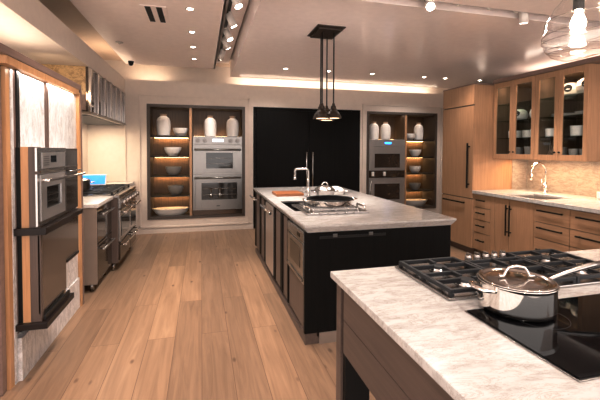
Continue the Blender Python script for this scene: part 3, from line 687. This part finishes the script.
tumbler(4.22, 3.42, zf, .05, .11, 'first grey cup from the left on the floor behind the rightmost glass door')
tumbler(4.25, 3.32, zf, .045, .11, 'middle grey cup on the floor behind the rightmost glass door')
tumbler(4.24, 3.23, zf, .045, .12, 'last grey cup on the right on the floor behind the rightmost glass door')
def plates(x, y, z, n, r, place):
    for k in range(n):
        zz = z + k * .013
        o = MB().lathe((x, y, zz), [(0, .001), (r * .6, .001), (r, .012), (r * .98, .014), (r * .6, .005), (0, .005)], seg=28).done('dinner_plate', M['ceramic'], None, (x, y, zz))
        tag(o, ['lowest', 'middle', 'topmost'][k] + ' white plate of the stack ' + place, 'plate', 'white plates stacked in the glass cabinets')
plates(4.30, 3.62, 1.911, 3, .13, 'on the third shelf behind the third glass door')
plates(4.28, 3.31, 1.911, 3, .13, 'on the third shelf behind the rightmost glass door')
t = thing('twig_bundle', 'bundle of pale twigs leaning inside the third glass door', 'twigs', (4.2, 3.74, zf))
for k in range(5):
    MB().tube([(4.2 + .01 * k, 3.755 - .012 * k, zf), (4.24, 3.75 - .02 * k, zf + .1), (4.26, 3.76 - .04 * k, zf + .22)], [.005, .004, .003], seg=6).done('twig', M['clay'], t)
# ------------------------------------------------------------------ central island
def chamfer_slab(x0, x1, y0, y1, zt, th, ch):
    m = MB(); r = lambda i, z: [(x0 + i, y0 + i, z), (x1 - i, y0 + i, z), (x1 - i, y1 - i, z), (x0 + i, y1 - i, z)]
    return m.prism(r(ch, zt - th), r(0, zt - .008)).prism(r(0, zt - .008), r(0, zt)) 
IX0, IX1, IY0, IY1 = .745, 2.06, 2.67, 5.52
m = MB()   # slab with an opening for the trough sink
def slabpiece(x0, x1, y0, y1): m.box(x0, x1, y0, y1, .885, .93)
sx0, sx1, sy0, sy1 = .835, 1.12, 3.33, 4.02
slabpiece(IX0 + .03, sx0, IY0 + .03, IY1 - .03); slabpiece(sx1, IX1 - .03, IY0 + .03, IY1 - .03); slabpiece(sx0, sx1, IY0 + .03, sy0); slabpiece(sx0, sx1, sy1, IY1 - .03)
P0 = lambda i, z: [Vector((IX0 + i, IY0 + i, z)), Vector((IX1 - i, IY0 + i, z)), Vector((IX1 - i, IY1 - i, z)), Vector((IX0 + i, IY1 - i, z))]
a, b1, c, d_ = P0(.03, .93), P0(0, .93), P0(0, .915), P0(.03, .87)
e_ = P0(.03, .87)
for k in range(4):
    l = (k + 1) % 4
    m.prism([a[k], b1[k], c[k], d_[k]], [a[l], b1[l], c[l], d_[l]])
o = m.done('island_worktop', M['counter'], None, (1.4, 4.1, .87)); tag(o, 'large pale stone worktop with undercut edge on the black central island', 'worktop')
t = thing('kitchen_island', 'black stained central kitchen island with black front panel', 'kitchen island', (1.4, 4.1, 0))
bx0, bx1, by0, by1 = .795, 2.02, 2.72, 5.48
MB().box(sx1 + .03, bx1, by0 + .02, by1, .1, .868).box(bx0, sx1 + .03, 4.06, by1, .1, .868).box(bx0 , sx1 + .03, 3.30, 4.06, .1, .66).box(bx0 + .0, sx1 + .03, by0 + .02, 3.30, .1, .868).done('carcass', M['black_wood'], t)
fp = MB().box(.757, bx1 + .015, by0 - .012, by0 + .02, .09, .868, .002).done('front_panel', M['black_wood'], t)
oc = MB().box(.875, 1.43, by0 - .017, by0 - .011, .815, .835).done('cable_slot', M['dark_metal'], fp)
for x in (.98, 1.28): MB().box(x, x + .035, by0 - .022, by0 - .016, .825, .85, .002).done('socket', M['steel_dark'], oc)
MB().box(.765, bx1, by0 + .0, by1 - .05, 0, .055).box(.765, .86, by0, by0 + .14, .055, .09).done('plinth', M['walnut'], t)
MB().box(.875, 1.95, by0 - .012, by0 - .002, .0, .088).done('plinth_panel', M['steel_soft'], t)
# left side fronts
def side(y0, y1, z0, z1, name, mat, x=.775, par=None): return MB().box(x, bx0, y0 + .002, y1 - .002, z0, z1, .002).done(name, mat, par or t)
side(5.40, 5.48, .09, .868, 'divider', M['black_wood'], .765)
d = side(5.05, 5.40, .09, .86, 'door', M['walnut_z'])
side(4.94, 5.05, .09, .868, 'divider', M['black_wood'], .765)
side(4.66, 4.94, .09, .86, 'door', M['walnut_z'])
side(4.52, 4.66, .09, .868, 'divider', M['black_wood'], .765)
side(3.94, 4.03, .09, .868, 'divider', M['black_wood'], .765)
side(3.66, 3.94, .09, .86, 'door', M['walnut_z'])
side(3.55, 3.66, .09, .868, 'divider', M['black_wood'], .765)
side(3.35, 3.55, .09, .86, 'door', M['walnut_z'])
side(3.30, 3.35, .09, .868, 'divider', M['black_wood'], .765)
side(2.75, 3.30, .09, .43, 'lower_door', M['walnut_z'])
MB().cyl((.715, 5.08, .80), (.715, 5.62, .80), .014).cyl((.715, 5.14, .80), (.775, 5.14, .80), .008).cyl((.715, 5.38, .80), (.775, 5.38, .80), .008).done('handle', M['chrome'], d)
t = thing('dishwasher', 'stainless dishwasher front with bar handle on the central island side', 'dishwasher', (.78, 4.27, .09))
MB().box(.762, .793, 4.035, 4.515, .10, .862, .003).done('door', M['dish'], t)
MB().cyl((.705, 3.92, .815), (.705, 4.50, .815), .018).cyl((.705, 4.08, .815), (.762, 4.08, .815), .01).cyl((.705, 4.45, .815), (.762, 4.45, .815), .01).done('handle', M['chrome'], t)
t = thing('drawer_microwave', 'small stainless microwave drawer at the front corner of the central island', 'microwave', (.78, 3.02, .43))
MB().box(.765, .793, 2.752, 3.298, .445, .858, .003).done('front', M['steel_soft'], t)
MB().box(.757, .765, 2.752, 3.298, .775, .855, .002).done('control_panel', M['steel'], t)
MB().box(.755, .757, 2.86, 2.95, .80, .83).done('display', M['black_glass'], t)
dd = MB().box(.755, .765, 2.762, 3.288, .50, .765, .003).done('drawer', M['steel'], t)
MB().box(.752, .755, 2.85, 3.18, .56, .72).done('window', M['brown_glass'], dd)
MB().box(.745, .757, 2.76, 3.29, .475, .497, .003).done('handle', M['steel'], dd)
# trough sink
t = thing('trough_sink', 'black trough sink sunk in the central island worktop', 'sink', ((sx0 + sx1) / 2, 3.67, .72))
m = MB().box(sx0, sx1, sy0, sy1, .70, .71).box(sx0 - .006, sx0 + .004, sy0, sy1, .71, .884).box(sx1 - .004, sx1 + .006, sy0, sy1, .71, .884).box(sx0, sx1, sy0 - .006, sy0 + .004, .71, .884).box(sx0, sx1, sy1 - .004, sy1 + .006, .71, .884)
m.done('basin', M['black'], t)
MB().box(sx0 + .002, sx1 - .002, sy0 + .002, sy1 - .002, .905, .922, .002).done('cover_glass', M['black_glass'], t)
# board
o = MB().box(.88, 1.22, 4.42, 4.74, .931, .962, .005).done('cutting_board', M['board'], None, (1.1, 4.8, .93)); tag(o, 'reddish wooden cutting board on the far end of the central island', 'cutting board')
# square faucet
bxx, byy = 1.235, 4.28
t = thing('bridge_faucet', 'square-necked steel faucet on the central island beside the cutting board', 'faucet', (bxx, byy, .93))
MB().cyl((bxx, byy, .931), (bxx, byy, .945), .035).cyl((bxx, byy, .945), (bxx, byy, 1.03), .021).done('base', M['steel'], t)
tp = 1.27; lx = bxx - .165
pts = [(bxx, byy, 1.02), (bxx, byy, tp - .04)] + [(bxx - .04 + .04 * math.cos(a), byy, tp - .04 + .04 * math.sin(a)) for a in [PI / 8 * k for k in range(5)]]
pts += [(lx + .03 - .03 * math.sin(a), byy, tp - .03 + .03 * math.cos(a)) for a in [PI / 8 * k for k in range(5)]] + [(lx, byy, tp - .10)]
MB().tube(pts, .014).done('spout', M['steel'], t)
MB().cyl((lx, byy, tp - .10), (lx, byy, tp - .125), .017).done('aerator', M['steel'], t)
MB().cyl((bxx - .02, byy, 1.0), (bxx - .07, byy, 1.0), .01).cyl((bxx - .065, byy, .99), (bxx - .065, byy, 1.05), .008).done('lever', M['steel'], t)
# covered pot
def lidded(name, label, x, y, z, r, h, mat, lidmat, cat='pot', knob=True):
    t = thing(name, label, cat, (x, y, z))
    MB().lathe((x, y, z), [(0, .001), (r * .8, .001), (r * .88, h * .1), (r, h * .9), (r * 1.04, h), (r * .95, h), (r * .85, h * .15), (0, h * .1)]).done('body', mat, t)
    l = MB().lathe((x, y, z), [(r * 1.02, h + .001), (r * .98, h + .012), (r * .7, h + .04), (r * .3, h + .055), (0, h + .058)]).done('lid', lidmat, t)
    if knob: MB().tube(arc((x, y, z + h + .055), .035, 0, PI, 10, 'XZ'), .008).done('lid_handle', M['chrome'], l)
    for s in (-1, 1): MB().tube([(x + s * r * .95, y - .04, z + h * .8), (x + s * (r + .04), y - .03, z + h * .85), (x + s * (r + .04), y + .03, z + h * .85), (x + s * r * .95, y + .04, z + h * .8)], .008).done('handle', mat, t)
    return t
lidded('casserole', 'silver lidded casserole behind the skillet on the central island', 1.44, 4.27, .931, .12, .085, M['steel'], M['steel'], 'casserole')
lidded('serving_dish', 'low cream lidded dish behind the silver casserole on the central island', 1.66, 4.50, .931, .115, .045, M['ceramic'], M['ceramic'], 'dish', knob=False)
# stainless rangetop tray with grates and skillet
t = thing('countertop_burner', 'low stainless gas burner tray with rails on the central island worktop', 'gas burner', (1.22, 3.40, .931))
tx0, tx1, ty0, ty1 = .88, 1.46, 3.08, 3.66
MB().box(tx0, tx1, ty0, ty1, .931, .948, .004).done('tray', M['steel'], t)
for x in (tx0 + .03, tx1 - .03):
    MB().tube([(x, ty0 + .03, .958), (x, ty0 + .03, .99), (x, ty0 + .2, .99), (x, ty0 + .2, .958)], .008).done('rail', M['chrome'], t)
m = MB()
for k in range(7): m.box(tx0 + .07, tx1 - .07, ty0 + .08 + k * .075, ty0 + .092 + k * .075, .955, .967, .002)
for x in (tx0 + .08, (tx0 + tx1) / 2, tx1 - .08): m.box(x - .008, x + .008, ty0 + .07, ty1 - .05, .9485, .962, .002)
m.done('grate', M['steel'], t)
for k in range(5): MB().cyl((tx0 + .12 + k * .08, ty0 + .0, .943), (tx0 + .12 + k * .08, ty0 - .025, .943), .011, seg=12).done('knob', M['steel'], t)
t = thing('skillet', 'wide steel braising pan with dark interior on the gas burner tray', 'pan', (1.20, 3.40, .968))
px, py, pz = 1.20, 3.40, .968
MB().lathe((px, py, pz), [(0, .001), (.19, .001), (.205, .01), (.22, .055), (.226, .058), (.212, .058)], seg=48).done('body', M['chrome'], t)
MB().lathe((px, py, pz), [(.226, .0585), (.226, .066), (.205, .066), (.19, .02), (0, .015)], seg=48).done('lining', M['black_wood'], t)
for s in (-1, 1): MB().tube([(px + s * .21, py - .05, pz + .045), (px + s * .26, py - .04, pz + .055), (px + s * .26, py + .04, pz + .055), (px + s * .21, py + .05, pz + .045)], .008).done('handle', M['chrome'], t)

# ------------------------------------------------------------------ near island
NX0, NX1, NY0, NY1 = .583, 2.75, .25, 1.645
o = MB().box(NX0, NX1, NY0, NY1, .90, .93, .005).done('island_worktop', M['counter'], None, (1.6, 1, .90)); tag(o, 'pale veined stone worktop of the nearest island, holding both cooktops', 'worktop')
t = thing('island_table', 'brown stained open-legged island base under the nearest worktop', 'kitchen island', (1.6, 1, 0))
ax = .605
MB().box(ax, 2.7, NY1 - .085, NY1 - .03, .56, .898, .002).box(ax, 2.7, NY0 + .03, NY0 + .08, .56, .898, .002).box(2.65, 2.7, NY0 + .08, NY1 - .085, .56, .898).box(ax + .02, ax + .05, NY0 + .08, NY1 - .085, .60, .898).done('apron', M['walnut'], t)
MB().box(ax, ax + .10, NY1 - .088, NY1 - .03, 0, .56, .002).done('leg', M['walnut_z'], t)
MB().box(ax, ax + .10, NY0 + .03, NY0 + .09, 0, .56, .002).done('leg', M['walnut_z'], t)
MB().box(2.6, 2.7, NY1 - .088, NY1 - .03, 0, .56, .002).done('leg', M['walnut_z'], t)
MB().box(2.6, 2.7, NY0 + .03, NY0 + .09, 0, .56, .002).done('leg', M['walnut_z'], t)
MB().box(ax + .012, ax + .13, NY1 - .115, NY1 - .0885, .0, .87).done('leg_shade_panel', M['black'], t)  # black sheet standing in for the shaded near face of the leg
for z0, z1 in ((.75, .895), (.60, .747)):
    MB().box(ax, ax + .02, NY0 + .082, NY1 - .118, z0, z1, .002).done('drawer', M['walnut'], t)

# gas cooktop on near island
GX0, GX1, GY0, GY1 = .90, 1.86, 1.20, 1.612
t = thing('gas_cooktop', 'five-burner stainless gas cooktop with black iron grates on the nearest island', 'cooktop', ((GX0 + GX1) / 2, 1.42, .931))
MB().box(GX0, GX1, GY0, GY1, .931, .942, .004).done('tray', M['steel'], t)
W = (GX1 - GX0 - .03) / 3
for k in range(3):
    x0 = GX0 + .015 + k * W; x1 = x0 + W - .006; m = MB(); zg0, zg1 = .952, .968
    y0, y1 = GY0 + .012, GY1 - .012
    if k == 1: y1 = GY1 - .085
    m.box(x0, x0 + .016, y0, y1, zg0, zg1, .003).box(x1 - .016, x1, y0, y1, zg0, zg1, .003).box(x0 + .016, x1 - .016, y0, y0 + .016, zg0, zg1, .003).box(x0 + .016, x1 - .016, y1 - .016, y1, zg0, zg1, .003)
    for xx in (x0 + .008, x1 - .008):
        for yy in (y0 + .008, y1 - .008, (y0 + y1) / 2): m.box(xx - .008, xx + .008, yy - .008, yy + .008, .942, zg0)
    cs = [(y0 + (y1 - y0) * .27), (y0 + (y1 - y0) * .74)] if k != 1 else [(y0 + y1) / 2]
    cx = (x0 + x1) / 2
    for cy in cs:
        g = .03 if k != 1 else .045
        m.box(x0 + .016, cx - g, cy - .007, cy + .007, zg0, zg1 + .002, .002).box(cx + g, x1 - .016, cy - .007, cy + .007, zg0, zg1 + .002, .002)
        yu = (y1 - .016) if (cy == cs[-1]) else (y0 + y1) / 2; yl = (y0 + .016) if cy == cs[0] else (y0 + y1) / 2
        m.box(cx - .007, cx + .007, cy + g, yu, zg0, zg1 + .002, .002).box(cx - .007, cx + .007, yl, cy - g, zg0, zg1 + .002, .002)
        if k == 1:
            for s in (-1, 1):
                m.box(x0 + .016, cx - .06, cy + s * .1 - .006, cy + s * .1 + .006, zg0, zg1, .002).box(cx + .06, x1 - .016, cy + s * .1 - .006, cy + s * .1 + .006, zg0, zg1, .002)
    if k != 1: m.box(x0 + .016, x1 - .016, (y0 + y1) / 2 - .007, (y0 + y1) / 2 + .007, zg0, zg1, .002)
    m.done('grate', M['iron'], t)
    for cy in cs:
        r = .036 if k != 1 else .055
        bn = MB().lathe((cx, cy, .942), [(0, .0005), (r * 1.35, .0005), (r * 1.3, .006), (r, .008), (r, .013), (0, .013)]).done('burner', M['steel'], t)
        MB().lathe((cx, cy, .955), [(r * .95, 0), (r * .95, .006), (r * .8, .009), (0, .009)]).done('burner_cap', M['iron'], bn)
for k in range(5):
    x = 1.30 + k * .052
    MB().cyl((x, 1.59, .942), (x, 1.59, .972), .0175, .015).box(x - .004, x + .004, 1.576, 1.604, .972, .982, .001).done('knob', M['steel'], t)
# induction cooktop
t = thing('induction_cooktop', 'black glass induction cooktop with thin steel edge under the saucepan', 'cooktop', (1.4, .9, .931))
QX0, QX1, QY0, QY1 = .895, 1.86, .695, 1.11
MB().box(QX0, QX1, QY0, QY1, .9305, .934, .001).done('trim', M['steel'], t)
gl = MB().box(QX0 + .006, QX1 - .006, QY0 + .006, QY1 - .006, .9341, .938, .001).done('glass_top', M['black_glass'], t)
for x, y, r in ((1.10, 1.0, .09), (1.62, .95, .10)):
    m = MB(); m.lathe((x, y, .9381), [(r, 0), (r, .0003), (r - .0015, .0003), (r - .0015, 0)], seg=48); m.done('cooking_zone', M['dark_metal'], gl)
# saucepan
px, py, pz, r, h = 1.081, 1.0755, .9386, .1235, .100
t = thing('saucepan', 'polished lidded saute pan with long handle on the induction cooktop', 'pan', (px, py, pz))
MB().lathe((px, py, pz), [(0, .001), (r * .93, .001), (r * .985, .006), (r, .015), (r, h - .004), (r + .005, h), (r + .003, h + .002), (r - .004, h), (r - .004, .02), (0, .01)], seg=64).done('body', M['chrome'], t)
ld = MB().lathe((px, py, pz + h), [(r - .001, .003), (r + .002, .005), (r - .006, .008), (r - .012, .003), (r - .02, .001), (r * .7, .005), (r * .35, .009), (0, .010), (0, .007), (r * .7, .002), (r - .02, -.002)], seg=64).done('lid', M['lid'], t)
hd = Vector((math.cos(-.25), math.sin(-.25), 0))
pp = [Vector((px, py, pz + h + .012)) + hd * a + Vector((0, 0, b_)) for a, b_ in ((-.062, .004), (-.045, .004), (-.038, .02), (-.028, .034), (0, .039), (.028, .034), (.038, .02), (.045, .004), (.062, .004))]
MB().tube(pp, [.007, .006, .005, .005, .0055, .005, .005, .006, .007]).done('lid_handle', M['chrome'], ld)
hd = Vector((1, -.03, 0)).normalized(); s = Vector((px, py, pz + h - .012)) + hd * r * .98
MB().tube([s, s + hd * .03 + Vector((0, 0, .006)), s + hd * .10 + Vector((0, 0, .024)), s + hd * .2 + Vector((0, 0, .042)), s + hd * .27 + Vector((0, 0, .05))], [.009, .007, .008, .010, .009]).done('handle', M['steel'], t)
s = Vector((px, py, pz + h - .02)); d = Vector((-.93, .10, 0)).normalized(); n = Vector((-d.y, d.x, 0))
MB().tube([s + d * r * .96 + n * .045, s + d * (r + .03) + n * .04 + Vector((0, 0, .006)), s + d * (r + .042) + Vector((0, 0, .008)), s + d * (r + .03) - n * .04 + Vector((0, 0, .006)), s + d * r * .96 - n * .045], .0065).done('helper_handle', M['chrome'], t)

# ------------------------------------------------------------------ pendants
t = thing('pendant_cluster', 'cluster of four dark bell pendants on rods below a square black canopy', 'pendant lamp', (1.33, 3.94, 2.80))
MB().box(1.175, 1.485, 3.74, 4.14, 2.788, 2.80, .002).box(1.20, 1.46, 3.77, 4.11, 2.765, 2.788, .003).done('canopy', M['copper'], t)
for x, y, zl in ((1.265, 3.86, 2.00), (1.30, 4.02, 2.01), (1.375, 4.03, 1.995), (1.395, 3.86, 2.005)):
    MB().cyl((x, y, zl - .02), (x, y, 2.766), .0075).done('rod', M['dark_metal'], t)
    s = MB().lathe((x, y, zl - .165), [(.086, 0), (.084, .012), (.072, .045), (.054, .072), (.037, .085), (.036, .10), (.030, .105), (.028, .13), (.018, .14), (.012, .165), (.0, .165)], seg=28).done('lamp_shade', M['copper'], t)
    MB().lathe((x, y, zl - .162), [(0, .006), (.06, .006), (.068, .0), (.06, -.002), (0, -.002)], seg=24).done('lens', M['led_soft'], s)
    spot((x, y, zl - .175), (x, y, 0), 6, 100, .6)
gx, gy, gz = 1.86, 1.5, 2.10
t = thing('glass_pendant', 'hand-blown clear glass pendant with glowing bulb at the upper right', 'pendant lamp', (gx, gy, 2.6))
prof = [(0, -.125), (.06, -.1245), (.095, -.12), (.135, -.105), (.157, -.085), (.170, -.05), (.174, -.02), (.165, .04), (.146, .09), (.12, .13), (.088, .165), (.06, .19), (.045, .21)]
prof2 = []
prof = [(a * .9, b) for a, b in prof]
for i in range(len(prof) - 1):
    for k in range(5):
        f = k / 5; r_ = prof[i][0] * (1 - f) + prof[i + 1][0] * f; z_ = prof[i][1] * (1 - f) + prof[i + 1][1] * f
        prof2.append((r_ + .0022 * math.sin(z_ * 150) * min(1, r_ * 10), z_))
prof2.append(prof[-1])
gm = MB().lathe((gx, gy, gz), prof2, seg=64)
for v in gm.bm.verts:
    a = math.atan2(v.co.y - gy, v.co.x - gx); v.co.z += .006 * math.sin(a * 2 + v.co.z * 20)
gm.done('glass_globe', M['globe'], t)
for k, (z_, rr) in enumerate(((-.10, .125), (-.075, .145), (-.03, .1575), (-.005, .1575), (.06, .1435))):
    pts = [(gx + rr * math.cos(a), gy + rr * math.sin(a), gz + z_ + .012 * math.sin(a + k)) for a in [2 * PI * i / 48 for i in range(49)]]
    MB().tube(pts, .0011, seg=6, cap=False).done('highlight_ring', M['lid'], t)  # thin steel rings standing in for highlight streaks on the glass
MB().cyl((gx, gy, gz + .20), (gx, gy, gz + .225), .05).cyl((gx, gy, gz + .115), (gx, gy, gz + .20), .024).done('socket', M['dark_metal'], t)
MB().lathe((gx, gy, gz + .04), [(0, -.03), (.02, -.026), (.032, -.008), (.034, .012), (.026, .038), (.016, .055), (.015, .08), (0, .08)], seg=24).done('bulb', M['bulb'], t)
MB().cyl((gx, gy, gz + .225), (gx, gy, 2.80), .004, seg=8).cyl((gx, gy, 2.78), (gx, gy, 2.799), .06).done('cord', M['dark_metal'], t)
l = bpy.data.lights.new('bulb_lamp', 'POINT'); l.energy = 7; l.color = (1, .85, .68); l.shadow_soft_size = .035
lo = bpy.data.objects.new('bulb_lamp', l); C.objects.link(lo); lo.location = (gx, gy, gz - .035)

# ------------------------------------------------------------------ ceiling fittings
def downlight(x, y, z, label, power, group, target=None, ang=85):
    t = thing('recessed_light', label, 'ceiling light', (x, y, z), group)
    MB().lathe((x, y, z), [(.034, .012), (.05, .012), (.05, -.006), (.034, -.004), (.034, .012)], seg=24).done('trim_ring', M['white'], t)
    MB().lathe((x, y, z - .0012), [(0, 0), (.027, 0), (.027, -.001), (0, -.001)], seg=20).done('lens', M['lamp'], t)
    spot((x, y, z - .03), target or (x, y, 0), power, ang, .8)
    return t
ordn = ['first', 'second', 'third', 'fourth', 'fifth', 'sixth']
for k, (y, nm) in enumerate(((4.08, 'nearest'), (4.87, 'second nearest'), (5.57, 'third nearest'), (6.30, 'farthest'))):
    downlight(-.105, y, 2.95, nm + ' of the four recessed lights over the left aisle', (34, 26, 18, 12)[k], 'recessed lights over the left aisle')
for k, (x, tg) in enumerate(((1.32, (1.2, 7.0, 1.2)), (2.05, (1.9, 6.6, 0)), (2.84, (2.84, 6.6, 0)), (3.85, (3.8, 7.04, 1.2)), (4.28, (4.2, 7.04, 1.2)), (5.02, (4.6, 6.6, 0)))):
    downlight(x, 5.92, 2.80, ordn[k] + ' recessed light from the left in the row near the back wall', 16, 'recessed lights along the back wall', tg)
def aimed_head(x, y, z, tgt, label, power, ang=60, L=.15, group='track spotlights'):
    t = thing('track_spotlight', label, 'spotlight', (x, y, z), group)
    d = (Vector(tgt) - Vector((x, y, z))).normalized(); p = Vector((x, y, z - .06))
    MB().cyl((x, y, z), (x, y, z - .06), .012, seg=10).box(x - .02, x + .02, y - .04, y + .04, z - .02, z, .003).done('bracket', M['white'], t)
    MB().cyl(p - d * L * .35, p + d * L * .65, .041).done('head', M['white'], t)
    MB().cyl(p + d * (L * .65 + .0005), p + d * (L * .65 + .003), .034).done('lens', M['lamp'], t)
    q = p + d * (L * .65 + .02)
    spot(q, tgt, power, ang, .7, r=.03)
t = thing('light_track', 'black lighting track running inside the ceiling channel over the left aisle', 'light track', (.30, 4.5, 3.06))
MB().box(.285, .32, 2.2, 6.7, 3.03, 3.06, .002).done('rail', M['dark_metal'], t)
for k, (y, tg, nm) in enumerate(((3.72, (1.2, 3.2, .9), 'nearest'), (4.30, (1.4, 4.6, .9), 'second nearest'), (4.85, (1.3, 4.4, .9), 'third nearest'), (5.25, (1.6, 6.0, .9), 'fourth nearest'), (5.9, (-.2, 7.04, 1.3), 'farthest'))):
    aimed_head(.32, y, 3.03, tg, nm + ' white spotlight in the ceiling channel over the left aisle', 45, 55)
t = thing('light_track', 'white lighting track in the ceiling channel crossing above the near island', 'light track', (2.5, 2.98, 3.1))
MB().box(.6, 4.6, 2.965, 2.995, 2.88, 2.90, .002).done('rail', M['white'], t)
for x, tg, nm, pw in ((1.98, (1.2, 1.3, .93), 'left', 30), (3.02, (3.6, 3.6, .9), 'right', 60)):
    aimed_head(x, 2.98, 2.88, tg, nm + ' lit spotlight on the crossing track above the near island', pw, 65, L=.13)
for x, nm in ((2.28, 'left'), (2.62, 'middle'), (2.92, 'right')):
    t = thing('track_connector', nm + ' of three small white couplers on the crossing track', 'track fitting', (x, 2.97, 2.88), 'couplers on the crossing track')
    MB().box(x - .05, x + .05, 2.955, 3.0, 2.855, 2.879, .003).box(x - .02, x + .02, 2.96, 2.99, 2.82, 2.855, .004).done('housing', M['white'], t)
t = thing('ceiling_vent', 'white ceiling air vent with two black slots near the left aisle', 'vent', (-.47, 4.33, 2.95))
MB().box(-.60, -.34, 4.08, 4.58, 2.942, 2.9495, .002).done('frame', M['ceil'], t)
for x in (-.55, -.44): MB().box(x, x + .055, 4.10, 4.56, 2.938, 2.943).done('slot', M['black'], t)
t = thing('sprinkler', 'small flush metal sprinkler cap in the left ceiling', 'sprinkler', (-1.07, 5.59, 2.95))
MB().lathe((-1.07, 5.59, 2.9495), [(0, 0), (.05, 0), (.05, -.006), (0, -.006)], seg=20).done('cap', M['steel_soft'], t)
MB().lathe((-1.07, 5.59, 2.9434), [(0, 0), (.018, 0), (.012, -.02), (0, -.02)], seg=12).done('nozzle', M['steel_soft'], t)
t = thing('dome_camera', 'small black dome camera on the far left ceiling', 'camera', (-1.12, 6.75, 2.95))
MB().lathe((-1.12, 6.75, 2.9495), [(0, 0), (.045, 0), (.045, -.02), (0, -.02)], seg=20).done('mount', M['black'], t)
MB().lathe((-1.12, 6.75, 2.929), [(.04, 0), (.036, -.03), (.02, -.05), (0, -.055)], seg=20).done('dome', M['black_glass'], t)

# ------------------------------------------------------------------ lighting
WARM = (1, .83, .66)
# cove LED along back wall ledge and left soffit ledge
area((2.85, YB + .30, 2.73), 4.4, 13, (1, .88, .76), (PI - .25, 0, 0), .06)
area((-.9, YB + .30, 2.73), .6, 1.3, WARM, (PI - .25, 0, 0), .06)
area((2.8, YB + .02, 2.72), 4.2, 4, (1, .88, .76), (PI, 0, 0), .04)
spot((1.2, 3.4, 1.05), (1.25, 3.9, 2.8), 9, 62, 1, r=.05)  # added bodiless uplight, stands in for reflected glow round the canopy
area((-1.5, 6.6, 2.56), .06, 3, WARM, (PI, .2, 0), .7)
area((-1.5, 2.9, 2.14), .25, 6, (1, .86, .73), (PI, 0, 0), 2.2)       # uplight on the display frame
# added fill spots, no fittings, behind the viewpoint and over the islands
for p, tg, pw in (((-.105, 3.2, 2.93), (-.2, 3.2, 0), 36), ((-.105, 2.2, 2.93), (-.2, 2.3, 0), 36), ((-.1, .9, 2.93), (-.2, 1.2, 0), 30),
                  ((1.2, .6, 2.78), (1.2, 1.1, .9), 26), ((2.2, 1.0, 2.78), (1.6, 1.2, .9), 22), ((3.2, 2.4, 2.78), (3.9, 3.0, .8), 34), ((3.1, 4.3, 2.78), (3.9, 4.4, .8), 34),
                  ((2.4, 4.4, 2.78), (1.8, 4.4, .9), 20), ((.9, 4.6, 2.78), (1.3, 4.4, .9), 18), ((-.45, 2.8, 2.93), (-.45, 3.3, 0), 44), ((-.2, 3.6, 2.93), (-1.2, 4.4, .5), 26)):
    spot(p, tg, pw, 95, .8, r=.06)
area((5.1, 3.3, 2.53), .06, 8, (1, .86, .76), (PI, 0, 0), 3.4)
w = bpy.data.worlds.new('showroom_ambient'); bpy.context.scene.world = w; w.use_nodes = True
bg = w.node_tree.nodes['Background']; bg.inputs[0].default_value = (1, .92, .885, 1); bg.inputs[1].default_value = 2.1

# ------------------------------------------------------------------ camera
f, yaw, pitch, roll, sy, h = 373.942, .2584, .0296, .0041, -39.4084, 1.4995
cy, s_ = math.cos(yaw), math.sin(yaw); cp_, sp_ = math.cos(pitch), math.sin(pitch)
F = Vector((s_ * cp_, cy * cp_, -sp_)); R = Vector((cy, -s_, 0)); U = R.cross(F)
R2 = math.cos(roll) * R + math.sin(roll) * U; U2 = -math.sin(roll) * R + math.cos(roll) * U
cam = bpy.data.cameras.new('camera'); co = bpy.data.objects.new('camera', cam); C.objects.link(co)
mw = Matrix(((R2.x, U2.x, -F.x, 0), (R2.y, U2.y, -F.y, 0), (R2.z, U2.z, -F.z, h), (0, 0, 0, 1)))
co.matrix_world = mw
cam.sensor_width = 36; cam.sensor_fit = 'HORIZONTAL'; cam.lens = f / 600 * 36; cam.shift_x = 0; cam.shift_y = sy / 600
cam.clip_start = .05
bpy.context.scene.camera = co
vs = bpy.context.scene.view_settings
vs.view_transform = 'Standard'; vs.look = 'None'; vs.exposure = .52
vs.use_curve_mapping = True
cv = vs.curve_mapping.curves[3]
cv.points.new(.22, .165); cv.points.new(.70, .755)
vs.curve_mapping.update()
